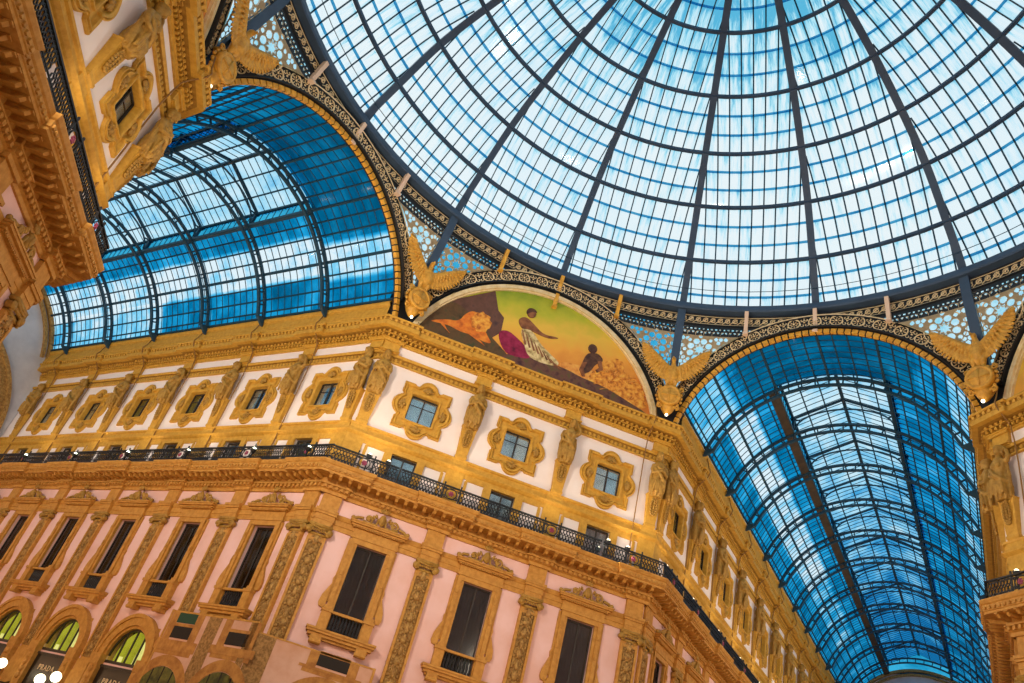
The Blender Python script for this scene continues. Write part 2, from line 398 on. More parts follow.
for key,path in PATHS.items():
    far = (lambda p: False)
    # top cornice
    poly=broken(path,intervals(key,.42,.82),.15)
    b=MB()
    sweep(poly,[(.0,21.10),(.08,21.10),(.08,21.20),(.14,21.22),(.14,21.27),(.06,21.28)],b)
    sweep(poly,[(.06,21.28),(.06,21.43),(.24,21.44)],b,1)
    sweep(poly,[(.24,21.44),(.24,21.48),(.15,21.49)],b)
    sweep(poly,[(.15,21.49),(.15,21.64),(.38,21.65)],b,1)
    sweep(poly,[(.38,21.65),(.62,21.66),(.62,21.90),(.58,21.91)],b)
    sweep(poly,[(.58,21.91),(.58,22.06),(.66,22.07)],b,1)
    sweep(poly,[(.66,22.07),(.70,22.10),(.70,22.17),(-.4,22.34)],b)
    runs(poly,.06,.22,lambda p,d,n,s: obox(b,p,d,n,.11,0,.16,21.29,21.42))
    def egg(p,d,n,s):
        q=p+n*.05; b.ell((q.x,q.y,21.565),(.085,.10,.075),6,4)
    runs(poly,.15,.26,egg)
    runs(poly,.58,.26,lambda p,d,n,s: obox(b,p,d,n,.14,-.02,.09,21.93,22.055,0,.04))
    trim(b,[STONE,GROOVE_SHADE])
    # ornamental band below the attic panels
    poly=broken(path,[],0)
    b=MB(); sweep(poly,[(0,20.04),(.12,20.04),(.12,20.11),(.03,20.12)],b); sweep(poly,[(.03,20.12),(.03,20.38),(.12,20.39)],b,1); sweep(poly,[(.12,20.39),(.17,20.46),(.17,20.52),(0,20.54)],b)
    runs(poly,.03,.24,lambda p,d,n,s: b.ell((p.x,p.y,20.255),(.085,.085,.11),6,4))
    trim(b,[STONE,GROOVE_SHADE])
    # plain band under the windows of the upper storey and band over the mezzanine
    b=MB(); sweep(poly,[(0,15.62),(.06,15.62),(.06,15.84),(.12,15.88),(.20,15.96),(.22,15.98),(.22,16.03),(.06,16.06),(.06,16.34),(.14,16.38),(.16,16.46),(0,16.48)],b); trim(b,STONE)
    # balcony cornice
    poly=broken(path,intervals(key,.46,.95),.16)
    b=MB()
    sweep(poly,[(0,12.78),(.08,12.78),(.08,12.92),(.15,12.96),(.15,13.10),(.26,13.12),(.26,13.16),(.18,13.17),(.18,13.42),(.84,13.43),(.84,13.52),(.88,13.54),(.88,13.76),(.93,13.80),(.98,13.90),(.98,13.95),(-.1,13.98)],b)
    def modil(p,d,n,s):
        obox(b,p,d,n,.13,-.04,.56,13.27,13.425,-.04,.44); obox(b,p,d,n,.17,-.04,.60,13.385,13.425)
    runs(poly,.22,.42,modil)
    runs(poly,.15,.24,lambda p,d,n,s: obox(b,p,d,n,.13,-.02,.10,12.97,13.10))
    runs(poly,.88,.22,lambda p,d,n,s: obox(b,p,d,n,.10,-.02,.06,13.57,13.68))
    trim(b,LOWST)
    # architrave band at capital height
    b=MB(); poly=broken(path,[],0)
    sweep(poly,[(0,11.40),(.05,11.40),(.05,11.60),(.08,11.62),(.08,11.84),(.11,11.86),(.16,11.96),(.18,12.04),(0,12.08)],b); trim(b,LOWST)
# parapets that carry the glass vaults
def parapet(fr,x0,x1):
    b=MB(); pr=[(.50,22.1),(.55,22.36),(.60,22.42),(.60,22.94),(.66,22.98),(.70,23.06),(.70,23.14),(.62,23.20),(.62,23.26),(.3,23.28)]
    b.loft([[(x,-o,z) for x in (x0,x1)] for o,z in pr],False,False)
    n=int(abs(x1-x0)/2.4)
    for i in range(n):
        x=x0+(x1-x0)*(i+.5)/n; b.box(x-.9,x+.9,-.615,-.6,22.52,22.54); b.box(x-.9,x+.9,-.615,-.6,22.84,22.86)
    struct_o=b.build('trim_parapet',STONE,M=mtx(fr)); TR[0]+=1; struct_o.name='trim_%d'%TR[0]; struct(struct_o)
parapet('LA',-TEND_L,-TC-.05); parapet('RA',TC+.05,TEND_R); parapet('LB',TL0+.05,TEND_L); parapet('RB',-TEND_R,-TC-.05)

# ------------------------------------------------------------------ upper windows with lobed stone surrounds
def lobed():
    q=[(.98+.52*math.cos(math.radians(a)),.54*math.sin(math.radians(a))) for a in (0,15,30,45,58)]
    q+=[(1.16,.53),(1.13,.62),(1.22,.70),(1.22,.96),(1.22,1.24),(.96,1.24),(.72,1.24),(.62,1.15),(.52,1.17)]
    q+=[(.49*math.cos(math.radians(a)),1.08+.50*math.sin(math.radians(a))) for a in (20,35,50,65,78,90)]
    full=q+[(-x,z) for x,z in reversed(q[:-1])]
    full+=[(x,-z) for x,z in reversed(full[1:-1])]
    return full
def make_upper_window(curt):
    root=empty('ornate_casement')
    out=lobed(); n=len(out)
    inn=[]
    for x,z in out:
        k=min(.66/max(abs(x),1e-6),.71/max(abs(z),1e-6)); inn.append((x*k,z*k))
    b=MB(); rings=[]
    for f,p in ((0,-.24),(0,.08),(.06,.13),(.16,.13),(.19,.05),(.30,.02),(.62,.02),(.66,.06),(.70,.14),(.82,.17),(.85,.08),(.90,.13),(.97,.12),(1,.07),(1.0,-.02)):
        rings.append([(i[0]+(o[0]-i[0])*f, -p, i[1]+(o[1]-i[1])*f) for i,o in zip(inn,out)])
    b.loft(rings,False,True); b.build('surround',STONE,root,False)
    for cx,cz,a0 in ((1.02,0,0),(-1.02,0,PI),(0,1.06,PI/2),(0,-1.06,-PI/2)):      # shells in the four lobes
        b=MB()
        for k in range(7):
            a=a0+(k-3)*.5; dx,dz=math.cos(a),math.sin(a)
            M=Matrix.Rotation(-a,3,'Y')
            b.ell((cx+dx*.15-math.cos(a0)*.06,-.09,cz+dz*.15-math.sin(a0)*.06),(.15,.06,.05),6,4,M)
        b.ell((cx-math.cos(a0)*.1,-.11,cz-math.sin(a0)*.1),(.085,.08,.085),8,5)
        b.build('carved_shell',CARVE,root,True)
    b=MB()
    for x0,x1,z0,z1 in ((-.70,-.62,-.75,.75),(.62,.70,-.75,.75),(-.62,.62,.67,.75),(-.62,.62,-.75,-.67),(-.035,.035,-.67,.67)): b.box(x0,x1,.16,.25,z0,z1)
    for z in (.22,): b.box(-.62,.62,.19,.23,z-.015,z+.015)
    b.build('sash',WOOD,root)
    for sx in (-1,1):
        b=MB(); b.box(min(sx*.035,sx*.62),max(sx*.035,sx*.62),.205,.215,-.67,.67); b.build('pane',PANE,root)
        b=MB(); rows=[]
        for z in (-.74,.74): rows.append([(sx*(.04+.62*i/24),.29+.02*math.sin(i*1.3+sx),z) for i in range(25)])
        b.loft(rows,False,False); b.build('curtain',curt[0 if sx<0 else 1],root,True)
    remember(root); return root
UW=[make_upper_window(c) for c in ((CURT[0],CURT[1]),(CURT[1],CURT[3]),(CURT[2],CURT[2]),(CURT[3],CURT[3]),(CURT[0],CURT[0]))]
used=set()
def place(proto, fr, x, z, off=0):
    if proto.name in used: o=copy_tree(proto)
    else: used.add(proto.name); o=proto
    o.location=pos(fr,x,z,off); o.rotation_euler=(0,0,rot(fr)); return o
def place_tag(proto, fr, x, z, label, cat, group=None, off=0):
    return tag(place(proto,fr,x,z,off),label,cat,group)
ZW=18.17
for i,x in enumerate(WIN['F']):
    place_tag(UW[(3,0,1)[i]],'F',x,ZW,'lobed ochre window surround, %s under the painted lunette on the lunette wall'%['nearest the shop arcade','the middle one','nearest the long arcade'][i],'window','lobed upper windows')
for i,x in enumerate(WIN['LA']):
    place_tag(UW[(0,4,2,2,1,4)[i]],'LA',x,ZW,'lobed ochre window surround, %s from the mosaic corner along the shop arcade wall'%ORD[i+1],'window','lobed upper windows')
for i,x in enumerate(WIN['RA'][:11]):
    place_tag(UW[(2,2,1,0,2,1,0,2,1,0,2)[i]],'RA',x,ZW,'foreshortened lobed window, %s from the mosaic corner along the long arcade wall'%ORD[i+1],'window','lobed upper windows')
for x,l in ((0,'lobed ochre window surround cut by the top edge on the nearest building'),(4.9,'large lobed ochre window surround with deep reveal on the nearest building')):
    place_tag(UW[3],'LF',x,ZW,l,'window','lobed upper windows')
place_tag(UW[0],'RF',-4.9,ZW,'lobed window on the building across the long arcade at the frame edge','window','lobed upper windows')

# mezzanine windows behind the balcony rail
def make_mezz(curt):
    r=empty('mezzanine_casement'); b=MB()
    for x0,x1,z0,z1 in ((-.92,-.6,0,1.68),(.6,.92,0,1.68),(-.6,.6,1.56,1.68)): b.box(x0,x1,-.09,.1,z0,z1)
    for x0,x1 in ((-.98,-.86),(.86,.98)): b.box(x0,x1,-.12,.0,0,1.64)
    for sx in (-1,1):                      # stone edging of the small plaster panel beside the window
        for x0,x1,z0,z1 in ((.98,1.88,1.52,1.66),(1.78,1.92,0,1.52),(.98,1.88,0,.25)):
            b.box(min(sx*x0,sx*x1),max(sx*x0,sx*x1),-.05,.02,z0,z1)
    b.build('surround',STONE,r)
    b=MB()
    for x0,x1,z0,z1 in ((-.6,-.53,0,1.56),(.53,.6,0,1.56),(-.53,.53,1.48,1.56),(-.035,.035,0,1.48)): b.box(x0,x1,.14,.22,z0,z1)
    b.build('sash',WOOD,r)
    for sx in (-1,1):
        b=MB(); b.box(min(sx*.035,sx*.53),max(sx*.035,sx*.53),.175,.185,0,1.48); b.build('pane',PANE,r)
    b=MB(); b.loft([[(-.56+1.12*i/30,.32+.03*math.sin(i*1.2),z) for i in range(31)] for z in (.05,1.5)],False,False); b.build('curtain',curt,r,True)
    remember(r); return r
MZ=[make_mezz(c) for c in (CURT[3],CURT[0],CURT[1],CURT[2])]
for i,x in enumerate(WIN['F']):
    place_tag(MZ[(0,1,1)[i]],'F',x,14.03,'square mezzanine window behind the iron rail, %s on the lunette wall'%['nearest the shop arcade','middle one','nearest the long arcade'][i],'window','mezzanine windows')
for i,x in enumerate(WIN['LA']):
    place_tag(MZ[(3,1,3,2,3,1)[i]],'LA',x,14.03,'dark mezzanine window behind the rail, %s from the corner on the shop arcade wall'%ORD[i+1],'window','mezzanine windows')
for i,x in enumerate(WIN['RA'][:7]):
    place_tag(MZ[(3,1,2,1,3,1,3)[i]],'RA',x,14.03,'narrow mezzanine window behind the rail, %s from the corner on the long arcade wall'%ORD[i+1],'window','mezzanine windows')
for x,l in ((0,'mezzanine window behind the rail at the top of the nearest building'),(4.9,'mezzanine window behind the rail below the large lobed window, nearest building')):
    place_tag(MZ[1],'LF',x,14.03,l,'window','mezzanine windows')

# ------------------------------------------------------------------ caryatids
def herm_figure(kind):
    b=MB(); N=54
    def ring(z,rx,ry,cy=-.34,fold=0,ph=0,cx=0):
        return [(cx+rx*math.cos(2*PI*i/N)*(1+1.7*fold*math.sin(9*2*PI*i/N+ph)), cy+ry*math.sin(2*PI*i/N)*(1+1.7*fold*math.sin(9*2*PI*i/N+ph)), z) for i in range(N)]
    sec=[(2.02,.30,.22,.10,0),(2.14,.37,.28,.12,.3),(2.35,.41,.32,.11,.8),(2.6,.42,.33,.10,1.4),(2.85,.39,.31,.08,2),(3.05,.35,.28,.05,2.4),(3.2,.33,.26,.03,2.6),(3.42,.36,.28,.03,0),(3.6,.41,.29,.02,0),(3.74,.43,.26,0,0),(3.84,.33,.21,0,0),(3.92,.17,.16,0,0),(4.02,.13,.13,0,0),(4.1,.13,.13,0,0)]
    b.loft([ring(z,rx,ry,-.34,f,p) for z,rx,ry,f,p in sec])
    tilt=.06 if kind else -.05
    b.ell((tilt,-.40,4.27),(.185,.215,.25),14,10)                      # head
    b.ell((tilt,-.30,4.34),(.225,.20,.22),12,8)                        # hair
    for sx in (-1,1): b.ell((tilt+sx*.19,-.33,4.16),(.07,.1,.17),8,6)  # locks beside the face
    b.ell((tilt,-.615,4.24),(.035,.05,.06),6,5)                        # nose
    b.ell((tilt,-.58,4.13),(.06,.03,.02),6,4); b.ell((tilt,-.57,4.04),(.07,.05,.05),6,4)
    for sx in (-1,1): b.ell((tilt+sx*.08,-.585,4.30),(.04,.03,.018),6,4)
    for sx in (-1,1): b.ell((sx*.16,-.60,3.52),(.13,.1,.13),10,6)      # chest
    if kind==0:     # arms folded across
        for sx in (-1,1):
            b.tube([(sx*.40,-.34,3.70),(sx*.50,-.40,3.42),(sx*.47,-.50,3.20),(sx*.22,-.68,3.26),(-sx*.06,-.72,3.36)],[.12,.115,.10,.085,.07],9)
            for k in range(4): b.tube([(-sx*.05,-.73,3.37+.02*k),(-sx*(.17+.01*k),-.69,3.38+.035*k)],[.028,.02],6)
            b.tube([(-sx*.03,-.74,3.40),(-sx*.04,-.77,3.50)],[.03,.02],6)
    else:           # one arm raised behind the head, one hand on the hip drapery
        b.tube([(.40,-.34,3.70),(.60,-.38,3.86),(.50,-.36,4.16),(.25,-.32,4.40)],[.12,.105,.09,.07],9)
        b.ell((.2,-.34,4.44),(.09,.07,.05),8,5)
        b.tube([(-.40,-.34,3.70),(-.52,-.40,3.40),(-.46,-.52,3.14),(-.20,-.66,3.05)],[.12,.11,.095,.07],9)
        for k in range(4): b.tube([(-.2,-.67,3.02+.03*k),(-.09,-.69,3.0+.03*k)],[.028,.02],6)
    # mantle: a sash across the body and hanging folds
    b.tube([(-.42,-.30,3.66),(-.30,-.60,3.35),(0,-.70,3.02),(.30,-.62,2.80),(.42,-.40,2.72)],[.07,.09,.10,.10,.07],8)
    for k in range(6):
        x=-.34+.13*k; b.tube([(x*.7,-.60-.08*math.cos(k),2.95),(x,-.66,2.6),(x*1.15,-.62,2.15+.1*(k%2))],[.05,.075,.055],7)
    for sx in (-1,1): b.tube([(sx*.44,-.34,3.5),(sx*.49,-.36,3.0),(sx*.45,-.36,2.4),(sx*.40,-.34,2.1)],[.05,.09,.10,.06],7)
    b.v=[(x*.80,y,z) for x,y,z in b.v]
    return b
def make_caryatid(kind):
    r=empty('caryatid_statue')
    b=MB()          # tapering pedestal with panel
    def rect(z,w,d): return [(-w,-d,z),(w,-d,z),(w,.02,z),(-w,.02,z)]
    b.loft([rect(*q) for q in ((-1.95,.43,.10),(-.02,.43,.10),(0,.47,.14),(.14,.47,.14),(.18,.40,.12),(.42,.40,.12),(.46,.28,.14))])
    b.build('plinth',STONE,r)
    b=MB(); b.loft([rect(*q) for q in ((.46,.25,.16),(.52,.29,.20),(.62,.29,.20),(.66,.26,.18),(2.10,.36,.30),(2.16,.40,.34))])
    b.loft([[(-.15,-.20,.8),(.15,-.20,.8),(.15,-.1,.8),(-.15,-.1,.8)],[(-.22,-.315,2.0),(.22,-.315,2.0),(.22,-.2,2.0),(-.22,-.2,2.0)]])
    b.build('pedestal',STONE,r)
    b=MB()          # fruit garland hanging on the pedestal
    for k in range(8):
        z=1.95-.125*k; w=.12*math.sin(PI*(k+1)/9)+.03
        for j in (-1,0,1): b.ell((j*w,-.36+.11*(1.95-z)/1.2,z+.03*(j%2)),(.065,.06,.07),7,5)
    b.build('garland',CARVE,r,True)
    fig=remesh(herm_figure(kind),.024,CARVE,'figure',r)
    b=MB(); b.box(-.46,.46,-.30,.02,4.56,4.64); b.box(-.40,.40,-.16,.02,4.64,5.14); b.box(-.44,.44,-.22,.02,4.50,4.56); b.build('head_block',STONE,r)
    remember(r); return r
CA=[make_caryatid(0),make_caryatid(1)]
ZC=16.0
for i,x in enumerate((-7.38,-2.45,2.45,7.38)):
    place_tag(CA[(0,0,1,0)[i]],'F',x,ZC,['stone caryatid facing the dome at the shop arcade corner of the lunette wall','stone caryatid between blue and cream curtained lobed windows on the lunette wall','stone caryatid with raised arm beside the cream curtained window on the lunette wall','stone caryatid facing the dome at the long arcade corner of the lunette wall'][i],'statue','caryatids')
for i,t in enumerate([18.60]+PL):
    place_tag(CA[i%2],'LA',-t,ZC,('stone caryatid on the shop arcade wall beside the mosaic corner' if i==0 else 'stone caryatid on the shop arcade wall, %s after the corner pair'%ORD[i]),'statue','caryatids')
for i,t in enumerate([18.60]+PR[:10]):
    place_tag(CA[(i+1)%2],'RA',t,ZC,('stone caryatid in profile on the long arcade wall beside its corner' if i==0 else 'stone caryatid in profile on the long arcade wall, %s after the corner pair'%ORD[i]),'statue','caryatids')
for x,l in ((2.45,'large stone caryatid between two lobed windows on the nearest building'),(7.02,'large stone caryatid on the far corner of the nearest building')):
    place_tag(CA[1 if x<3 else 0],'LF',x,ZC,l,'statue','caryatids')
place_tag(CA[0],'LB',18.12,ZC,'stone caryatid around the corner of the nearest building','statue','caryatids')
place_tag(CA[1],'RF',-7.28,ZC,'draped stone caryatid on the building across the long arcade below the eagle','statue','caryatids')
place_tag(CA[0],'RB',-18.72,ZC,'stone caryatid turned towards the long arcade on the building across the long arcade','statue','caryatids')

# ------------------------------------------------------------------ lower storey: tall windows, pilasters
def spiral(cx,cz,r0,r1,turns,a0,sgn,y,n=26):
    return [(cx+(r0+(r1-r0)*i/n)*math.cos(a0+sgn*2*PI*turns*i/n), y, cz+(r0+(r1-r0)*i/n)*math.sin(a0+sgn*2*PI*turns*i/n)) for i in range(n+1)]
def make_tall_window(curt):
    r=empty('tall_casement'); b=MB()      # origin at the sill line (z 7.35)
    for sx in (-1,1):
        def bx(x0,x1,*a): b.box(min(sx*x0,sx*x1),max(sx*x0,sx*x1),*a)
        bx(.66,.80,-.10,.05,.12,3.9); bx(.80,.98,-.16,.0,1.05,3.9); bx(.98,1.08,-.08,.0,1.2,3.95)
        bx(.70,1.10,-.26,.0,.12,.80); bx(.66,1.14,-.30,.0,.80,.92); bx(.72,1.06,-.22,0,.92,1.06)
        # scrolled ears running out at the foot of the jamb
        b.prism([(sx*x,z) for x,z in ((1.06,2.35),(1.13,2.15),(1.10,1.95),(1.20,1.70),(1.32,1.40),(1.36,1.1),(1.30,.95),(1.14,.92),(1.06,1.0))],-.12,0)
        bx(.84,.94,-.20,-.15,2.35,2.6); bx(.84,.94,-.20,-.15,3.2,3.4)
    b.box(-.98,.98,-.14,.02,3.78,4.0); b.box(-1.06,1.06,-.18,.02,4.0,4.12); b.box(-1.02,1.02,-.16,.02,4.12,4.42)
    b.build('surround',LOWST,r)
    b=MB()
    for o,z0,z1,w in ((.22,4.42,4.48,1.12),(.30,4.48,4.56,1.20),(.40,4.56,4.64,1.28),(.44,4.64,4.70,1.32)): b.box(-w,w,-o,0,z0,z1)
    for k in range(22): b.box(-1.1+.1*k+.02,-1.1+.1*k+.075,-.30,-.2,4.42,4.49)
    b.build('cornice',LOWST,r)
    b=MB()          # scrolled crest with an oval cartouche and a palmette
    for sx in (-1,1):
        b.tube([(sx*1.26,-.22,4.72),(sx*1.05,-.24,4.86),(sx*.80,-.26,4.90)],[.07,.07,.06],7); b.ell((sx*1.24,-.22,4.80),(.10,.09,.10),8,6)
        b.tube(spiral(sx*.58,4.93,.03,.21,1.4,0,sx,-.26),.05,6)
        b.tube([(sx*.80,-.26,4.78),(sx*.5,-.26,4.73),(sx*.2,-.28,4.78),(sx*.16,-.3,5.05)],.06,6)
        for k in range(4): b.ell((sx*(.30+.09*k),-.27,5.14-.07*k),(.06,.05,.11),6,5,Matrix.Rotation(sx*.5,3,'Y'))
    b.ell((0,-.30,5.02),(.17,.13,.26),12,8); b.ell((0,-.40,5.02),(.10,.06,.17),10,6)
    for k in range(5):
        a=PI/2+(k-2)*.4; b.ell((.18*math.cos(a),-.3,5.30+.16*math.sin(a)),(.045,.05,.12),6,5,Matrix.Rotation(PI/2-a,3,'Y'))
    b.build('crest',CARVE,r,True)
    b=MB(); b.box(-1.42,1.42,-.42,0,-.08,.02); b.box(-1.46,1.46,-.46,0,.02,.10); b.box(-1.34,1.34,-.34,0,-.20,-.08); b.box(-1.24,1.24,-.24,0,-.30,-.20)
    for sx in (-1,1):
        b.box(min(sx*.72,sx*1.16),max(sx*.72,sx*1.16),-.38,0,-.48,-.20); b.tube([(sx*.70,-.33,-.42),(sx*1.18,-.33,-.42)],.09,8)
    b.build('sill',LOWST,r)
    b=MB(); b.box(-.70,.70,-.20,.02,.80,.90); b.build('balustrade_rail',LOWST,r)
    b=MB()
    for k in range(9):
        x=-.56+.14*k; b.lathe([(.035,.18),(.05,.24),(.03,.34),(.045,.5),(.03,.66),(.045,.74),(.04,.80)],6,(x,-.06,0))
    b.build('baluster_row',IRON,r)
    b=MB(); 
    for x0,x1,z0,z1 in ((-.66,-.60,.14,3.78),(.60,.66,.14,3.78),(-.60,.60,3.70,3.78),(-.03,.03,.14,3.70)): b.box(x0,x1,.16,.24,z0,z1)
    b.build('sash',WOOD,r)
    for sx in (-1,1):
        b=MB(); b.box(min(sx*.03,sx*.60),max(sx*.03,sx*.60),.195,.205,.14,3.70); b.build('pane',PANELOW,r)
    if curt:
        for sx in (-1,1):
            b=MB(); b.loft([[(sx*(.03+.60*i/24),.34+.010*math.sin(i*1.1),z) for i in range(25)] for z in (.2,3.74)],False,False); b.build('curtain',curt,r,True)
    remember(r); return r
TW=[make_tall_window(CURTLOW),make_tall_window(None)]
ZS=7.35
for i,x in enumerate(WIN['F']):
    place_tag(TW[(0,0,0)[i]],'F',x,ZS,'tall window with scrolled crest and grey curtains, %s on the lunette wall'%['nearest the shop arcade','middle one','nearest the long arcade'][i],'window','tall crested windows')
for i,x in enumerate(WIN['LA']):
    place_tag(TW[1],'LA',x,ZS,'tall dark window with scrolled crest, %s from the corner on the shop arcade wall'%ORD[i+1],'window','tall crested windows')
for i,x in enumerate(WIN['RA'][:5]):
    place_tag(TW[0 if i==0 else 1],'RA',x,ZS,'tall crested window seen edge-on, %s from the corner on the long arcade wall'%ORD[i+1],'window','tall crested windows')
for x,l in ((0,'tall crested window mostly out of frame below the nearest balcony'),(4.9,'tall crested window under the nearest balcony, only its cornice showing')):
    place_tag(TW[1],'LF',x,ZS,l,'window','tall crested windows')
def make_pilaster():
    r=empty('carved_pilaster'); b=MB()   # origin on the wall at floor level
    b.box(-.48,.48,-.20,0,0,4.0); b.box(-.44,.44,-.18,0,4.0,4.5)
    b.box(-.40,.40,-.14,.0,4.5,10.92)
    for sx in (-1,1): b.box(min(sx*.29,sx*.40),max(sx*.29,sx*.40),-.19,-.14,4.6,10.8)
    b.box(-.29,.29,-.19,-.14,10.68,10.80)
    b.build('shaft',LOWST,r)
    b=MB(); b.box(-.29,.29,-.148,-.138,4.6,10.68)
    z=4.8
    while z<10.55:                      # candelabra relief: urns, leaves, rosettes
        k=int(z*10)%3
        if k==0:
            b.lathe([(.03,0),(.12,.06),(.15,.18),(.07,.30),(.11,.38)],8,(0,-.14,z))
        elif k==1:
            b.ell((0,-.16,z+.18),(.14,.07,.14),9,6); b.ell((0,-.22,z+.18),(.06,.05,.06),7,5)
        else: b.ell((0,-.16,z+.18),(.09,.07,.2),8,6)
        for sx in (-1,1):
            b.tube(spiral(sx*.17,z+.28,.02,.10,1.1,-PI/2,sx,-.17,12),.028,5)
            b.ell((sx*.19,-.16,z+.08),(.09,.05,.05),6,5,Matrix.Rotation(sx*.7,3,'Y'))
        for sx in (-1,1): b.ell((sx*.12,-.15,z+.42),(.05,.04,.09),6,4,Matrix.Rotation(-sx*.6,3,'Y'))
        b.tube([(0,-.15,z-.05),(0,-.15,z+.47)],.03,5)
        z+=.44
    b.build('relief',RELIEF,r,True)
    b=MB(); b.box(-.40,.40,-.20,0,10.92,11.02)
    for k in range(7): b.ell((-.27+.09*k,-.24,11.12),(.045,.06,.07),6,5)
    for sx in (-1,1):
        b.tube(spiral(sx*.46,11.10,.03,.15,1.5,PI/2,sx,-.24),.05,6); b.tube([(sx*.46,-.30,11.10),(sx*.46,-.05,11.10)],[.12,.12],10)
    b.tube([(-.42,-.26,11.26),(0,-.28,11.20),(.42,-.26,11.26)],.045,6)
    b.box(-.50,.50,-.28,0,11.28,11.40)
    b.build('capital',CARVE,r,True)
    b=MB(); b.box(-.40,.40,-.20,0,11.40,11.62); b.box(-.42,.42,-.23,0,11.62,11.86); b.box(-.47,.47,-.30,0,11.86,11.96); b.box(-.50,.50,-.34,0,11.96,12.08); b.box(-.42,.42,-.16,0,12.08,12.80)
    b.build('entablature_block',LOWST,r)
    remember(r); return r
PI_=make_pilaster()
for i,x in enumerate((-7.28,-2.45,2.45,7.28)):
    place_tag(PI_,'F',x,0,'carved pilaster, %s, on the lunette wall'%['at the shop arcade corner','shop side of the middle tall window','long arcade side of the middle tall window','at the long arcade corner'][i],'pilaster','carved pilasters')
for i,t in enumerate([18.72]+PL):
    place_tag(PI_,'LA',-t,0,('carved pilaster on the shop arcade wall right at the corner' if i==0 else 'carved pilaster with scroll capital, %s from the corner on the shop arcade wall'%ORD[i+1]),'pilaster','carved pilasters')
for i,t in enumerate([18.72]+PR[:4]):
    place_tag(PI_,'RA',t,0,('carved pilaster on the long arcade wall right at the corner' if i==0 else 'carved pilaster seen edge-on, %s from the corner on the long arcade wall'%ORD[i+1]),'pilaster','carved pilasters')
for x,l in ((2.45,'carved pilaster between tall windows of the nearest building'),(6.98,'carved pilaster with scroll capital at the far corner, nearest building')):
    place_tag(PI_,'LF',x,0,l,'pilaster','carved pilasters')
place_tag(PI_,'LB',18.2,0,'carved pilaster around the far corner of the nearest building','pilaster','carved pilasters')
place_tag(PI_,'RF',-7.28,0,'carved pilaster below the balcony of the building across the long arcade','pilaster','carved pilasters')
place_tag(PI_,'RB',-18.72,0,'carved pilaster on the arcade side of the building across the long arcade','pilaster','carved pilasters')

# lit arched windows over the shop fronts of the shop arcade
def make_arched():
    r=empty('arched_fanlight'); b=MB()
    b.arcband(1.36,1.78,-.20,.0,0,180,28,(0,4.85)); b.arcband(1.24,1.36,-.12,.1,0,180,28,(0,4.85)); b.arcband(1.70,1.86,-.26,0,0,180,28,(0,4.85))
    # spandrel plate that closes the square opening round the arch
    P=[(-1.4,6.25),(-1.4,4.85)]+[(-1.3*math.cos(PI*i/20),4.85+1.3*math.sin(PI*i/20)) for i in range(1,20)]+[(1.4,4.85),(1.4,6.25)]
    top=P[:]; b.prism(top,-.02,.03)
    b.box(-1.86,-1.24,-.30,0,4.40,4.85); b.box(1.24,1.86,-.30,0,4.40,4.85)
    b.build('stone_arch',LOWST,r)
    for sx in (-1,1):
        b=MB()
        b.box(min(sx*1.24,sx*1.80),max(sx*1.24,sx*1.80),-.26,0,1.2,4.40)
        for k in range(4): b.ell((sx*1.52,-.28,4.2-.3*k),(.16,.08,.14),8,6)
        b.build('pier',LOWST,r)
    b=MB(); b.box(-1.3,1.3,.02,.10,4.55,4.68); b.arcband(1.16,1.26,.02,.10,0,180,24,(0,4.85))
    for x in (-.62,0,.62): b.box(x-.035,x+.035,.03,.09,4.6,4.85+math.sqrt(1.2**2-x*x))
    b.build('glazing_frame',WOOD,r)
    b=MB(); b.prism([(1.2*math.cos(PI*i/24),4.85+1.2*math.sin(PI*i/24)) for i in range(25)]+[(-1.2,4.6),(1.2,4.6)],.05,.06); b.build('pane',glass('arch_pane',[(.75,.75,.6),(.95,.95,.8)],1,1,gloss=.06,use_uv=False),r)
    b=MB(); b.prism([(1.3*math.cos(PI*i/24),4.85+1.3*math.sin(PI*i/24)) for i in range(25)]+[(-1.3,4.55),(1.3,4.55)],.38,.40); b.build('lit_interior',LITROOM,r)
    b=MB(); b.prism([(.10,4.62),(.62,4.62),(.55,5.2),(.95,5.55),(.62,5.9),(.2,5.6)],.33,.35); b.prism([(-.9,4.62),(-.6,4.62),(-.65,4.95),(-.9,4.95)],.33,.35); b.build('lit_panel',LITPALE,r)
    remember(r); return r
AW=make_arched()
for i,t in enumerate(WL[:4]):
    place_tag(AW,'LA',-t,0,['arched yellow-lit window half behind the printed hoarding','arched window glowing yellow beside the printed hoarding','arched window glowing yellow above the middle dark shop sign','arched window glowing yellow at the lower left edge'][i],'window','lit arched shop windows')
# shop signs
def make_sign():
    r=empty('shop_sign'); b=MB(); b.box(-1.22,1.22,-.06,.04,2.3,4.40); b.build('sign_panel',SIGNB,r)
    b=MB(); b.box(-1.24,1.24,-.10,-.02,4.36,4.46); b.box(-1.24,1.24,-.08,-.06,2.3,2.4); b.build('sign_frame',WOOD,r)
    cu=bpy.data.curves.new('letters','FONT'); cu.body='PRADA'; cu.size=.34; cu.extrude=.012; cu.align_x='CENTER'; cu.space_character=1.25
    t=bpy.data.objects.new('t',cu); COL.objects.link(t); dg=bpy.context.evaluated_depsgraph_get(); dg.update()
    me=bpy.data.meshes.new_from_object(t.evaluated_get(dg)); bpy.data.objects.remove(t)
    me.transform(Matrix.Translation((0,-.075,3.72))@Matrix.Rotation(PI/2,4,'X')); me.materials.clear(); me.materials.append(LETTER)
    o=bpy.data.objects.new('lettering',me); COL.objects.link(o); o.parent=r
    remember(r); return r
SG=make_sign()
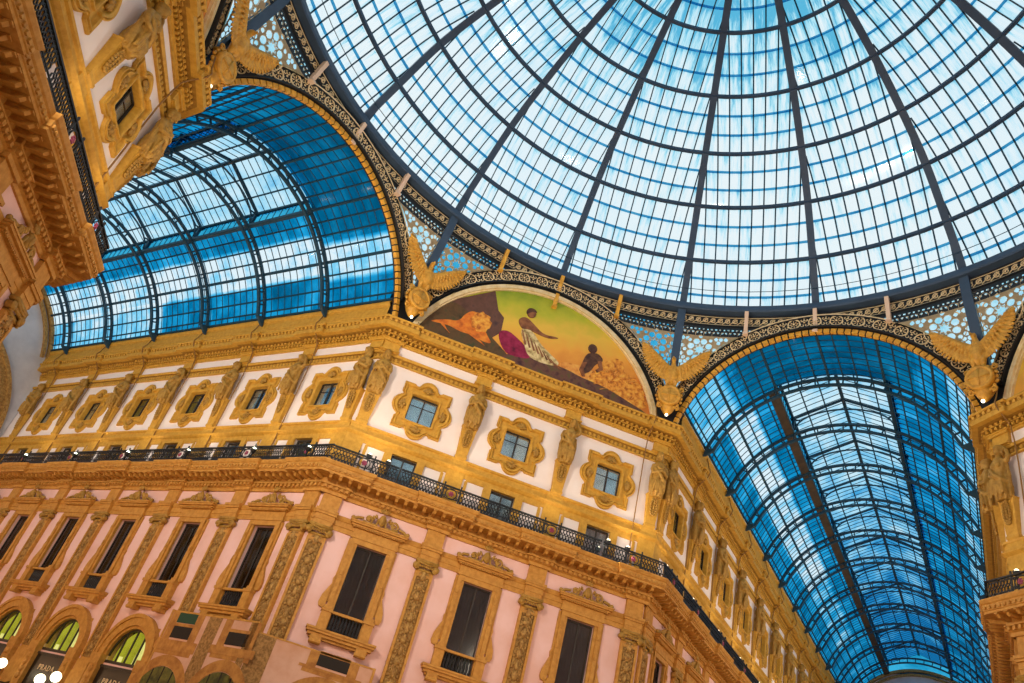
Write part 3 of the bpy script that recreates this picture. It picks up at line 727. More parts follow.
for i,t in ((1,WL[1]),(2,WL[2]),(3,WL[3])):
    place_tag(SG,'LA',-t,0,['','black shop sign with gold letters next to the hoarding','black shop sign with gold letters, middle one behind two lamp globes','black shop sign cut off by the lower left edge'][i],'sign','black shop signs')
def make_globe():
    r=empty('globe_lamp'); b=MB(); b.ell((0,0,0),(.22,.22,.22),18,12); b.build('globe',GLOBE,r,True)
    b=MB(); b.lathe([(.05,-.20),(.12,-.26),(.10,-.42),(.04,-.46),(.04,-.62)],12); b.build('fitting',IRON,r,True)
    b=MB(); b.tube([(0,0,-.60),(0,.25,-.72),(0,.6,-.70),(0,.95,-.5)],.035,7); b.build('arm',IRON,r,True)
    remember(r); return r
GB=make_globe()
for t,z,l in ((28.14,3.5,'glowing round lamp globe in front of the middle shop sign, right one'),(29.16,3.28,'glowing round lamp globe in front of the middle shop sign, lower left one'),(32.6,3.55,'glowing round lamp globe at the left edge of the picture')):
    place_tag(GB,'LA',-t,z,l,'lamp','round shop lamps',off=1.0)

# printed scaffold hoarding around the corner
def hoarding():
    r=empty('scaffold_hoarding',(0,0,0),0,'printed hoarding wrapped round the corner, its picture repeating the wall behind','hoarding')
    o=.72
    def strip(fr,x0,x1,ztop,zb=0): 
        b=MB(); b.box(x0,x1,-o,-o+.04,zb,ztop); b.build('printed_sheet',PRINT[0],r,M=mtx(fr))
    strip('LA',-23.15,-TC+.30,6.88); strip('F',-XC-.30,-3.25,6.55)
    def inlay(fr,P,mi,d=.015):
        b=MB(); b.prism(P,-o-d,-o+.005); b.build(['','printed_stonework','printed_opening','printed_pilaster','printed_awning','printed_arch_glass'][mi],PRINT[mi],r,M=mtx(fr))
    def rect(fr,x0,x1,z0,z1,mi,d=.015): inlay(fr,[(x0,z0),(x1,z0),(x1,z1),(x0,z1)],mi,d)
    def arc(fr,cx,cz,r0,r1,mi,d=.018):
        b=MB(); b.arcband(r0,r1,-o-d,-o,0,180,24,(cx,cz)); b.build('printed_arch',PRINT[mi],r,M=mtx(fr))
    for fr,cx,top,dk0,dk1,sill,hw in (('LA',-22.05,6.86,5.85,6.32,5.40,.58),('LA',-18.75,6.86,5.92,6.40,5.58,.58),('F',-4.84,6.53,6.08,6.50,5.95,.62)):
        rect(fr,cx-1.0,cx-hw,dk0-.12,top,1); rect(fr,cx+hw,cx+1.0,dk0-.12,top,1); rect(fr,cx-hw,cx+hw,dk0,dk1,2); rect(fr,cx-hw,cx+hw,dk1,dk1+.12,1,.02)
        if fr=='LA' and cx<-20: rect(fr,cx-hw,cx+hw,dk1+.14,top,4)
        rect(fr,cx-1.25,cx+1.25,sill-.05,dk0-.08,1,.025); rect(fr,cx-1.1,cx+1.1,sill-.2,sill-.05,1,.012)
        arc(fr,cx,sill-1.95,1.32,1.75,1); 
        inlay(fr,[(cx+1.3*math.cos(PI*i/20),sill-1.95+1.3*math.sin(PI*i/20)) for i in range(21)]+[(cx-1.3,2),(cx+1.3,2)],5)
        b=MB()
        for x in (-.6,0,.6): b.box(cx+x-.035,cx+x+.035,-o-.024,-o-.01,2.5,sill-1.95+math.sqrt(1.3**2-x*x))
        b.build('printed_bars',PRINT[2],r,M=mtx(fr))
    rect('LA',-20.75,-20.0,0,6.86,3); rect('LA',-TC-.1-.0,-TC+.28,0,6.86,3); rect('F',-XC-.28,-XC+.55,0,6.53,3)
    b=MB(); b.box(-23.2,-23.1,-o-.03,0,0,6.95); b.box(-23.2,-TC+.3,-o-.02,-o+.05,6.86,6.93); b.build('frame_rail',LOWST,r,M=mtx('LA'))
    b=MB(); b.box(-3.3,-3.2,-o-.03,0,0,6.6); b.box(-XC-.3,-3.2,-o-.02,-o+.05,6.53,6.59); b.build('frame_rail',LOWST,r,M=mtx('F'))
hoarding()

# ------------------------------------------------------------------ iron balcony rails
def make_rail(Lx, ends=True):
    r=empty('balcony_railing'); h=.78
    b=MB(); b.box(-Lx/2,Lx/2,-.045,.045,h-.06,h); b.box(-Lx/2,Lx/2,-.02,.02,h-.16,h-.13); b.build('top_rail',IRON,r)
    b=MB(); b.box(-Lx/2,Lx/2,-.03,.03,.04,.09); b.box(-Lx/2,Lx/2,-.02,.02,.20,.23); b.build('bottom_rail',IRON,r)
    med=.42
    n=int((Lx/2-med)/.15)
    for sx in (-1,1):
        b=MB()
        for k in range(n):
            x=sx*(med+.08+k*(Lx/2-med-.1)/n)
            b.tube([(x-.055,0,.23),(x-.075,0,.34),(x,0,.43),(x+.075,0,.52),(x+.055,0,.62)],.024,4)
            b.tube([(x+.055,0,.23),(x+.075,0,.34),(x,0,.43),(x-.075,0,.52),(x-.055,0,.62)],.024,4)
            b.ell((x,0,.43),(.03,.03,.03),6,4)
            b.box(x-.06,x+.06,-.01,.01,.10,.19); b.tube([(x-.05,0,.66),(x,0,.70),(x+.05,0,.66)],.02,4)
        b.build('baluster_scrolls',IRON,r)
    b=MB()
    b.tube([(.26*math.cos(2*PI*i/20),0,.43+.24*math.sin(2*PI*i/20)) for i in range(20)],.028,5,True)
    for sx in (-1,1):
        b.box(min(sx*.36,sx*.42),max(sx*.36,sx*.42),-.03,.03,.0,.86); b.tube(spiral(sx*.31,.62,.02,.07,1.2,0,sx,0,12),.024,4); b.tube(spiral(sx*.31,.26,.02,.07,1.2,0,-sx,0,12),.024,4)
    b.ell((-.39,0,.88),(.045,.045,.05),7,5); b.ell((.39,0,.88),(.045,.045,.05),7,5)
    b.build('medallion_ring',IRON,r)
    b=MB()
    for k in range(6):
        a=2*PI*k/6; b.ell((.08*math.cos(a),-.02,.43+.08*math.sin(a)),(.05,.03,.05),7,5)
    b.ell((0,-.04,.43),(.05,.03,.05),7,5); b.build('rosette',ROSE,r,True)
    remember(r); return r
OB=.86; ZB=13.95
RL=make_rail(4.9); RLc=make_rail(3.1)
for i,x in enumerate((-2.45,2.45)):
    place_tag(RL,'F',x,ZB,'black iron balcony rail, half across the lunette wall nearer the %s arcade'%['shop','long'][i],'railing','iron balcony rails',off=OB)
for i,x in enumerate((-6.55,6.55)):
    place_tag(RLc,'F',x,ZB,'short black iron balcony rail at the %s arcade corner of the lunette wall'%['shop','long'][i],'railing','iron balcony rails',off=OB)
place_tag(RLc,'LA',-19.3,ZB,'short black iron balcony rail on the shop arcade beside the corner','railing','iron balcony rails',off=OB)
place_tag(RLc,'RA',19.3,ZB,'short black iron balcony rail on the long arcade beside the corner','railing','iron balcony rails',off=OB)
for i,t in enumerate(PL):
    place_tag(RL,'LA',-t,ZB,'black iron balcony rail, %s full section from the corner along the shop arcade'%ORD[i+1],'railing','iron balcony rails',off=OB)
for i,t in enumerate(PR[:8]):
    place_tag(RL,'RA',t,ZB,'black iron balcony rail, %s full section from the corner along the long arcade'%ORD[i+1],'railing','iron balcony rails',off=OB)
for x,l in ((-2.45,'black iron balcony rail of the nearest building, highest section in view'),(2.45,'black iron balcony rail below the large lobed window, nearest building')):
    place_tag(RL,'LF',x,ZB,l,'railing','iron balcony rails',off=OB)
place_tag(RLc,'LF',6.25,ZB,'short black iron rail on the far corner of the nearest balcony','railing','iron balcony rails',off=OB)
place_tag(RLc,'LB',18.9,ZB,'black iron rail end seen against the short vault glass','railing','iron balcony rails',off=OB)
place_tag(RLc,'RF',-6.55,ZB,'black iron balcony rail on the building across the long arcade at the frame edge','railing','iron balcony rails',off=OB)
place_tag(RLc,'RB',-19.3,ZB,'black iron balcony rail on the arcade side of the building across the long arcade','railing','iron balcony rails',off=OB)

# floodlights clamped on the rails
def make_flood(m,st=.42):
    r=empty('floodlight'); b=MB(); b.lathe([(.05,-.16),(.11,-.12),(.14,0),(.15,.03),(.13,.03)],12); b.build('housing',IRON,r,True)
    b=MB(); b.ell((0,0,.05),(.09,.09,.08),12,8); b.build('lit_lens',m,r,True)
    b=MB(); b.box(-.03,.03,-.03,.03,-st,-.15); b.build('stem',IRON,r)
    remember(r); return r
FL=make_flood(LAMPGLOW)
for i,t in enumerate((19.2,22.78,27.6,32.63,37.57,42.8)):
    place_tag(FL,'LA',-t,14.52,'pale green glowing floodlight on the shop arcade rail, %s from the corner'%ORD[i+1],'lamp','balcony floodlights',off=OB+.05)
WF=make_flood(BULB,1.0)
for x,l in ((-6.45,'small white floodlight on the lunette wall rail nearest the shop arcade'),(-5.55,'small white floodlight on the lunette wall rail beside the blue mezzanine window'),(5.35,'small white floodlight on the lunette wall rail nearing the long arcade corner'),(6.35,'small white floodlight on the rail right at the long arcade corner')):
    place_tag(WF,'F',x,14.95,l,'lamp','balcony floodlights',off=.45)
for i,t in enumerate((18.9,23.2,28.0,32.8,37.7)):
    place_tag(WF,'RA',t,14.95,'small white floodlight on the long arcade rail, %s from the corner'%ORD[i+1],'lamp','balcony floodlights',off=.55)
place_tag(WF,'RF',-7.0,14.95,'small white lamp on the balcony across the long arcade rail','lamp','balcony floodlights',off=.5)
# ------------------------------------------------------------------ down pipes
def make_pipe():
    pts=[(0,-.66,23.0),(0,-.80,22.42),(0,-.92,22.14),(0,-.86,21.9),(0,-.62,21.62),(0,-.44,21.45),(0,-.26,21.2),(0,-.18,20.6),(0,-.13,19.8),(0,-.13,16.5),(0,-.15,14.0)]
    b=MB(); b.tube(pts,.03,6); o=b.build('drain_pipe',PIPE,None,True); return o
DP=make_pipe()
def pipe(fr,x,l):
    o=DP if 'dp' not in used else DP.copy()
    if 'dp' in used: COL.objects.link(o)
    used.add('dp'); o.location=pos(fr,x,0); o.rotation_euler=(0,0,rot(fr)); tag(o,l,'pipe','brown drain pipes')
for i,t in enumerate(PL): pipe('LA',-t+.52,'thin brown drain pipe beside the %s caryatid after the corner, shop arcade wall'%ORD[i+1])
for i,t in enumerate(PR[:8]): pipe('RA',t-.52,'thin brown drain pipe beside the %s caryatid after the corner, long arcade wall'%ORD[i+1])
pipe('F',6.55,'thin brown drain pipe at the long arcade corner of the lunette wall')
pipe('LF',6.2,'thin brown drain pipe crossing the cornice of the nearest building')
pipe('RF',-6.6,'thin brown drain pipe on the building across the long arcade')

# ------------------------------------------------------------------ great arches round the octagon
SIDES={'A135':135,'A90':90,'A45':45,'A180':180,'A0':0}
for k,a in SIDES.items():
    t=math.radians(a); FR[k]=((R*math.cos(t),R*math.sin(t)),t-PI/2)
CZ=20.5
def arch_rosette():
    b=MB()
    n=22
    b.tube([(.30*math.cos(2*PI*i/n),0,(.30)*math.sin(2*PI*i/n)) for i in range(n)],.038,4,True)
    for k in range(8):
        a=2*PI*k/8; b.ell(((.17)*math.cos(a),0,(.17)*math.sin(a)),(.090,.03,.022),6,4,Matrix.Rotation(-a,3,'Y'))
    b.ell((0,-.02,0),(.06,.04,.06),7,5)
    for sx in (-1,1):                      # paired scrolls between the rosettes
        for sz in (-1,1):
            b.tube(spiral(sx*.42,sz*.17,.02,.13,.9,PI/2 if sx>0 else PI/2,sx*sz,0,12),.022,4)
        b.ell((sx*.50,0,0),(.03,.03,.05),6,4)
    return b
ROS=arch_rosette()
def great_arch(key, blocks, label):
    r=empty('openwork_arch',pos(key,0,0),rot(key),label,'arch','openwork arches under the dome')
    b=MB(); b.arcband(7.30,8.06,-.24,-.04,23.5,156.5,60,(0,CZ)); b.build('back_plate',IRON,r)
    b=MB(); b.arcband(8.02,8.08,-.34,-.20,23.5,156.5,60,(0,CZ)); b.build('rim',CREAM,r)
    b=MB(); b.arcband(7.28,7.35,-.36,-.2,24,156,60,(0,CZ)); b.arcband(7.95,8.02,-.32,-.2,24,156,60,(0,CZ))
    for e in (23.5,156.5):
        a=math.radians(e); M=Matrix.Rotation(-a,3,'Y')
        q=[M@Vector((rr,0,0)) for rr in (7.28,8.1)]; b.tube([(p.x,-.2,p.z+CZ) for p in q],.13,4)
    b.build('iron_edge',IRON,r)
    me=None; n=17
    for i in range(n):
        a=math.radians(27.5+125*i/(n-1))
        M=Matrix.Translation((7.685*math.cos(a),-.27,CZ+7.685*math.sin(a)))@Matrix.Rotation(PI/2-a,4,'Y')
        o=ROS.build('rosette',CREAM) if me is None else bpy.data.objects.new('rosette',me)
        if me is None: me=o.data
        else: COL.objects.link(o)
        o.parent=r; o.matrix_local=M
    if blocks:
        b=MB(); b.arcband(7.02,7.30,-.14,.10,14,166,70,(0,CZ)); b.build('soffit_ring',IRON,r)
        b=MB(); m=54
        for i in range(m):
            a0=15+150*i/m; b.arcband(7.00,7.22,-.20,.0,a0,a0+150/m*.80,2,(0,CZ))
        b.build('gilded_blocks',GILT,r)
    else:
        b=MB(); b.arcband(6.95,7.18,-.22,.05,10,170,70,(0,CZ)); b.arcband(6.88,6.98,-.12,.05,10,170,70,(0,CZ)); b.build('pale_frame',FRAMEW,r)
        b=MB(); b.arcband(7.18,7.30,-.12,.05,14,166,70,(0,CZ)); b.build('dark_gap',IRON,r)
    return r
great_arch('A135',True,'openwork iron arch with rosettes framing the short blue glass vault')
great_arch('A90',False,'openwork iron arch with rosettes around the painted lunette')
great_arch('A45',True,'openwork iron arch with rosettes framing the long blue glass vault')
great_arch('A180',False,'openwork iron arch behind the nearest eagle over the nearest building')
great_arch('A0',False,'openwork iron arch beside the eagle across the long arcade')

# painted lunettes
def paint(name, stops, ang, sc):
    m,nt,out=new_mat(name); p=nt.nodes.new('ShaderNodeBsdfPrincipled'); p.inputs['Roughness'].default_value=.7
    nt.links.new(p.outputs[0],out.inputs[0])
    tc=nt.nodes.new('ShaderNodeTexCoord'); s=nt.nodes.new('ShaderNodeSeparateXYZ'); nt.links.new(tc.outputs['Object'],s.inputs[0])
    n=nt.nodes.new('ShaderNodeTexNoise'); n.inputs['Scale'].default_value=sc; n.inputs['Detail'].default_value=6; nt.links.new(tc.outputs['Object'],n.inputs['Vector'])
    u=math_node(nt,'ADD',math_node(nt,'MULTIPLY',s.outputs[0],ang[0]),math_node(nt,'MULTIPLY',s.outputs[2],ang[1]))
    u=math_node(nt,'ADD',u,ang[2]); u=math_node(nt,'ADD',u,math_node(nt,'MULTIPLY',math_node(nt,'SUBTRACT',n.outputs[0],.5),ang[3]))
    r=nt.nodes.new('ShaderNodeValToRGB'); el=r.color_ramp.elements
    while len(el)<len(stops): el.new(.5)
    for i,(q,c) in enumerate(stops): el[i].position=q; el[i].color=(*c,1)
    nt.links.new(u,r.inputs[0]); nt.links.new(r.outputs[0],p.inputs['Base Color']); return m
SKYP=paint('painted_evening_sky',[(0,(.62,.20,.03)),(.25,(.80,.36,.05)),(.5,(.78,.50,.06)),(.72,(.48,.48,.03)),(1,(.12,.26,.015))],(-.045,.20,-4.58,.35),1.2)
PNT={'block':paint('painted_wall',[(0,(.07,.03,.02)),(.6,(.14,.06,.04)),(1,(.05,.025,.03))],(0,0,.5,2.2),1.6),
 'dark':paint('painted_ground',[(0,(.04,.03,.01)),(.5,(.12,.06,.02)),(1,(.05,.06,.02))],(0,0,.5,2.5),2),
 'animal':paint('painted_orange_fur',[(0,(.35,.06,.01)),(.5,(.70,.18,.015)),(1,(.80,.30,.03))],(0,0,.5,2.2),3),
 'purple':paint('painted_dusk_ground',[(0,(.05,.015,.02)),(.5,(.15,.06,.04)),(1,(.10,.09,.02))],(0,0,.5,2.6),2.4),
 'robe':paint('painted_crimson_cloth',[(0,(.10,.0,.02)),(.5,(.26,.005,.05)),(1,(.35,.02,.08))],(0,0,.5,2.6),3),
 'cloth':paint('painted_pale_cloth',[(0,(.22,.15,.05)),(.5,(.62,.48,.22)),(1,(.80,.68,.38))],(0,0,.5,3),4),
 'torso':paint('painted_skin',[(0,(.10,.03,.012)),(.5,(.25,.09,.035)),(1,(.34,.14,.05))],(0,0,.5,2.5),3),
 'fig2':paint('painted_dark_figure',[(0,(.03,.012,.008)),(.5,(.08,.03,.018)),(1,(.16,.07,.03))],(0,0,.5,2.5),3),
 'wheat':paint('painted_sheaf',[(0,(.35,.08,.01)),(.45,(.72,.27,.03)),(1,(.85,.48,.07))],(0,0,.5,3),4),
 'field':paint('painted_field',[(0,(.55,.16,.02)),(.5,(.75,.32,.06)),(1,(.80,.45,.09))],(0,0,.5,2.6),3)}
POLY={'block':[(-5.3,24.99),(-3.34,26.53),(-2.86,25.38),(-2.45,25.06),(-2.38,24.11),(-2.8,23.51),(-4.02,23.93),(-5.57,24.53)],
'dark':[(-6.75,22.0),(-6.7,22.78),(-6.1,24.03),(-5.3,24.99),(-4.02,24.42),(-2.84,23.66),(-1.36,22.73),(-1.2,22.0)],
'field':[(.9,23.72),(2.26,23.99),(3.14,23.89),(4.07,23.49),(4.2,22.9),(1.54,23.0)],
'wheat':[(2.87,23.77),(3.2,24.25),(3.42,24.65),(3.8,25.0),(4.17,25.31),(4.65,25.11),(4.6,24.52),(5.33,24.51),(6.02,23.85),(6.42,22.91),(5.31,22.6),(3.83,22.7),(2.73,23.08)],
'purple':[(-2.2,22.0),(-1.9,22.96),(-1.18,23.12),(-.15,23.41),(1.53,23.43),(2.41,23.26),(3.83,23.24),(5.2,22.9),(6.5,22.6),(6.6,22.0)],
'animal':[(-6.11,23.21),(-5.3,23.66),(-4.66,23.8),(-4.49,24.37),(-4.13,24.79),(-3.59,24.62),(-3.35,23.99),(-2.94,23.53),(-2.66,23.23),(-3.11,23.14),(-3.83,23.29),(-4.49,23.23),(-5.08,23.36),(-5.84,23.22)],
'robe':[(-2.61,24.08),(-2.07,24.41),(-1.44,24.13),(-.95,23.86),(-.38,23.23),(-1.18,23.0),(-1.94,23.0)],
'cloth':[(-1.48,24.85),(-.81,24.99),(-.23,24.34),(.58,23.89),(1.14,23.58),(.86,23.3),(-.1,23.2),(-.69,23.34),(-1.05,23.98)],
'torso':[(-1.74,25.31),(-1.33,25.67),(-.84,25.39),(-.16,24.95),(.59,25.12),(.74,25.06),(.09,24.81),(-.65,24.89),(-.94,24.93),(-1.4,24.8)],
'fig2':[(2.38,23.4),(2.29,24.16),(2.39,24.77),(2.7,25.02),(3.12,25.09),(3.47,24.76),(3.03,24.4),(2.86,23.85),(2.56,23.56)]}
PNAME={'block':'painted_building','dark':'painted_shady_ground','animal':'painted_resting_animal','purple':'painted_dark_ground','robe':'painted_crimson_robe','cloth':'painted_pale_skirt','torso':'painted_seated_figure','fig2':'painted_dark_figure','wheat':'painted_wheat_sheaf','field':'painted_field'}
def lunette(key, label, figures):
    r=empty('lunette_painting',pos(key,0,0),rot(key),label,'painting')
    b=MB(); a0=math.asin((22.0-CZ)/6.98)
    b.prism([(6.98*math.cos(a0+(PI-2*a0)*i/60),CZ+6.98*math.sin(a0+(PI-2*a0)*i/60)) for i in range(61)],.0,.25); b.build('painted_panel',SKYP,r)
    if figures:
        for i,(k,P) in enumerate(POLY.items()):
            for _ in range(2 if k not in ('block',) else 0):
                P=[q for a_,c_ in zip(P,P[1:]+P[:1]) for q in ((a_[0]*.75+c_[0]*.25,a_[1]*.75+c_[1]*.25),(a_[0]*.25+c_[0]*.75,a_[1]*.25+c_[1]*.75))]
            b=MB(); b.prism(P,-.012-.003*i,.01); b.build(PNAME[k],PNT[k],r)
        b=MB()
        for (x,z,q) in ((-1.08,25.99,.30),):
            b.prism([(x+q*.85*math.cos(2*PI*i/16),z+q*math.sin(2*PI*i/16)) for i in range(16)],-.05,.01)
        b.build('painted_head',PNT['torso'],r)
        b=MB(); b.prism([(-1.08+.30*math.cos(PI*i/10+.5),26.02+.30*math.sin(PI*i/10+.5)) for i in range(11)]+[(-1.32,25.85),(-1.05,26.1)],-.058,.0); b.build('painted_hair',PNT['fig2'],r)
        b=MB(); b.prism([(-3.55+.55*math.cos(2*PI*i/22)*(1+.12*math.sin(i*2.4)),24.25+.62*math.sin(2*PI*i/22)*(1+.12*math.sin(i*2.4))) for i in range(22)],-.05,0); b.build('painted_mane',PNT['wheat'],r)
        for x0,x1,z0,z1 in ((-5.5,-5.1,23.3,22.9),(-4.2,-3.2,23.4,22.95)):
            b=MB(); b.prism([(x0,z0+.18),(x1,z1+.14),(x1+.2,z1),(x0,z0-.05)],-.05,0); b.build('painted_limb',PNT['animal'],r)
        b=MB(); b.prism([(2.3,24.2),(2.2,23.7),(2.45,23.35),(2.6,23.4),(2.45,23.8),(2.55,24.3)],-.06,0); b.build('painted_arm',PNT['torso'],r); b=MB(); b.prism([(3.3,24.7),(3.5,24.2),(3.2,23.9),(3.1,24.0),(3.25,24.25),(3.1,24.6)],-.06,0); b.build('painted_arm',PNT['torso'],r)
        b=MB(); x,z,q=2.69,25.27,.26; b.prism([(x+q*math.cos(2*PI*i/14),z+q*1.1*math.sin(2*PI*i/14)) for i in range(14)],-.05,.01); b.build('painted_head',PNT['fig2'],r)
        b=MB()
        for k in range(9):
            x=-1.35+.27*k; b.prism([(x,24.75-.16*k),(x+.05,24.75-.16*k),(x+.45,23.95-.085*k),(x+.36,23.9-.085*k)],-.055,.0)
        b.build('painted_folds',PNT['torso'],r)
        b=MB(); random.seed(5)
        for k in range(46):
            x=random.uniform(3.1,6.0); z=random.uniform(22.9,24.5-.25*abs(x-4.6)); a=random.uniform(.2,1.3); l=random.uniform(.3,.6); dx,dz=math.cos(a)*l,math.sin(a)*l
            b.prism([(x,z),(x+.05,z-.02),(x+dx+.02,z+dz)],-.06,0)
        b.build('painted_straw',PNT['field'],r)
    return r
lunette('A90','painted lunette of figures in a harvest field above the middle cornice',True)
lunette('A180','painted lunette behind the nearest eagle above the nearest building',False)
lunette('A0','painted lunette sliver above the building across the long arcade',False)

# ------------------------------------------------------------------ star tracery in the corners between the arches
def smap(X,z,d=0):
    th=X/18.0; f=min(1,max(0,(z-23.2)/(28.2-23.2))); f=f*f*(3-2*f)*.6+f*.4
    return (18*math.tan(th)*(1-f)+18*math.sin(th)*f, (18*math.cos(th)-18)*f-d, z)
def tracery(key, sx, m, label, ironcol):
    r=empty('star_tracery',pos(key,0,0),rot(key),label,'tracery','star tracery panels')
    def zarch(X): x=18*math.tan(X/18); return CZ+math.sqrt(max(0,8.06**2-x*x)) if abs(x)<8.05 else CZ
    b=MB(); rows=[]; uv=[]
    n=26; k=12
    for i in range(n+1):
        X=2.6+(7.07-2.6)*i/n; z0=min(zarch(X),28.1); rows.append([smap(sx*X,z0+(28.2-z0)*j/k,-.06) for j in range(k+1)])
        uv+= [(X,z0+(28.2-z0)*j/k) for j in range(k+1)]
    if sx<0: rows=[list(x) for x in rows]
    b.loft(rows,False,False); b.uv=uv; b.build('coloured_glass',m,r)
    rc=(5.86,26.66)
    b=MB()
    def T(P,w,closed=False): b.tube([smap(sx*X,z,.0) for X,z in P],w,4,closed)
    def circ(cx,cz,q,n,w,ph=0): T([(cx+q*math.cos(2*PI*i/n+ph),cz+q*math.sin(2*PI*i/n+ph)) for i in range(n)],w,True)
    holes=[]
    for i in range(8):
        a=PI/4*i+PI/8; holes.append((rc[0]+.50*math.cos(a),rc[1]+.50*math.sin(a),.178))
        a=PI/4*i; holes.append((rc[0]+.77*math.cos(a),rc[1]+.77*math.sin(a),.105))
    sp=.25; j=0; z=23.6
    while z<27.5:
        X=2.9+(sp/2 if j%2 else 0)
        while X<6.95:
            if z>zarch(X)+.08 and z<27.40 and math.hypot(X-rc[0],z-rc[1])>.90: holes.append((X,z,.105))
            X+=sp
        z+=sp*.866; j+=1
    X=3.0
    while X<6.9:
        holes.append((X,27.70,.06)); holes.append((X+.11,27.90,.05)); X+=.22
    def open_at(X,z):
        dx,dz=X-rc[0],z-rc[1]; q=math.hypot(dx,dz)
        if q<.36 and q<.255+.065*math.cos(8*math.atan2(dz,dx)): return True
        for hx,hz,hr in holes:
            if abs(X-hx)<hr and abs(z-hz)<hr and (X-hx)**2+(z-hz)**2<hr*hr: return True
        return False
    st=.038; g=MB(); idx={}
    def vid(i,j):
        k_=(i,j)
        if k_ not in idx:
            idx[k_]=len(g.v); g.v.append(smap(sx*(2.9+i*st),23.6+j*st,.03))
        return idx[k_]
    for i in range(int((6.93-2.9)/st)):
        for j in range(int((28.3-23.6)/st)):
            X=2.9+(i+.5)*st; z=23.6+(j+.5)*st
            if z<zarch(X)-.05 or open_at(X,z): continue
            if z<zarch(X)+2.9-.0 or True:
                f=(vid(i,j),vid(i+1,j),vid(i+1,j+1),vid(i,j+1)); g.f.append(f if sx>0 else f[::-1]); g.m.append(0 if z<27.48 else 1)
    g.build('pierced_plate',[ironcol,IRON],r)
    for hx,hz,hr in holes[:16]: circ(hx,hz,hr+.012,10,.02)
    T([(rc[0]+(.33 if i%2==0 else .20)*math.cos(PI*i/8),rc[1]+(.27 if i%2==0 else .17)*math.sin(PI*i/8)) for i in range(16)],.022,True)
    circ(rc[0],rc[1],.90,24,.025)
    # arcaded lace under the scroll band
    X=3.3
    while X<6.9:
        if zarch(X)<27.7:
            T([(X+.24*math.cos(PI*i/8),27.52+.30*math.sin(PI*i/8)) for i in range(9)],.036); circ(X,27.62,.09,7,.022); circ(X+.22,27.86,.07,6,.022)
        X+=.44
    T([(3.0+3.9*i/14,27.50) for i in range(15) if zarch(3.0+3.9*i/14)<27.5],.035); T([(2.7+4.25*i/14,28.02) for i in range(15)],.035)
    T([(6.88,z_) for z_ in (24.7,25.5,26.3,27.1,28.0)],.04)
    b.build('tracery_lattice',CREAM,r)
WH={135:'short vault',90:'painted lunette',45:'long vault',180:'lunette behind the nearest eagle',0:'farthest lunette'}
TRACERY=mat('tan_tracery',(.40,.31,.18),(.30,.22,.12),4,.55)
for key,a in SIDES.items():
    for sx in (-1,1):
        if key=='A180' and sx<0 or key=='A0' and sx>0: continue
        tracery(key,sx,TRG_B if key=='A90' else TRG_W,'star patterned glass tracery in the corner %s of the %s'%('left' if sx<0 else 'right',WH[a]),TRACERY)

# ------------------------------------------------------------------ scroll frieze ring and brackets
r=empty('scroll_frieze',(0,0,0),0,'dark ring band of cream running scrolls under the glass dome','frieze')
b=MB(); b.loft([[(q*math.cos(2*PI*i/96),q*math.sin(2*PI*i/96),z) for i in range(96)] for q,z in ((18.0,28.12),(17.9,28.14),(17.9,28.18),(18.02,28.2),(18.02,28.82),(17.98,29.0))],False); b.build('dark_band',IRON,r)
def polar(rr,deg,z): a=math.radians(deg); return (rr*math.cos(a),rr*math.sin(a),z)
def scrolls(a0,a1):
    b=MB(); n=18
    for i in range(n):
        ac=a0+(a1-a0)*(i+.5)/n; P=[]
        for j in range(20):
            q=.03+(.17-.03)*j/19; t=-PI/2+2*PI*1.6*j/19
            P.append(polar(17.97,ac+math.degrees(q*math.cos(t)/18),28.50+q*math.sin(t)))
        P.append(polar(17.97,ac+math.degrees(.30/18),28.30)); b.tube(P,.027,4)
    for z in (28.24,28.76): b.tube([polar(17.97,a0+(a1-a0)*i/12,z) for i in range(13)],.022,4)
    return b
for k in range(9): scrolls(-11.25+22.5*k-.0,-11.25+22.5*(k+1)).build('running_scrolls',CREAM,r)
def make_bracket(m,z0):
    b=MB(); P=[(z0,.02),(z0+.25,-.12),(28.1,-.16),(28.6,-.26),(28.95,-.34)]
    b.loft([[(-.10,y,z),(.10,y,z),(.10,y+.22,z),(-.10,y+.22,z)] for z,y in P]); b.box(-.13,.13,-.18,.1,z0-.06,z0+.06)
    return b
BK1=make_bracket(PINKBR,27.62); BK2=make_bracket(GILT,26.9)
bk=None
WB={11.25:'at the far right edge',33.75:'right of the long vault apex',56.25:'left of the long vault apex',78.75:'right of the lunette apex',101.25:'left of the lunette apex',123.75:'right of the short vault apex',146.25:'left of the short vault apex',
    45:'on the apex of the long vault arch',90:'on the apex of the lunette arch',135:'on the apex of the short vault arch'}
for a,w in WB.items():
    t=math.radians(a); apex=a in (45,90,135)
    o=(BK2 if a==90 else BK1).build('ring_bracket',GILT if a in (90,78.75,101.25) else PINKBR); o.location=(17.9*math.cos(t),17.9*math.sin(t),0); o.rotation_euler=(0,0,t-PI/2)
    tag(o,'%s bracket below the dome ring %s'%('gilt' if a in (90,78.75,101.25) else 'rose beige',w),'bracket','dome ring brackets')

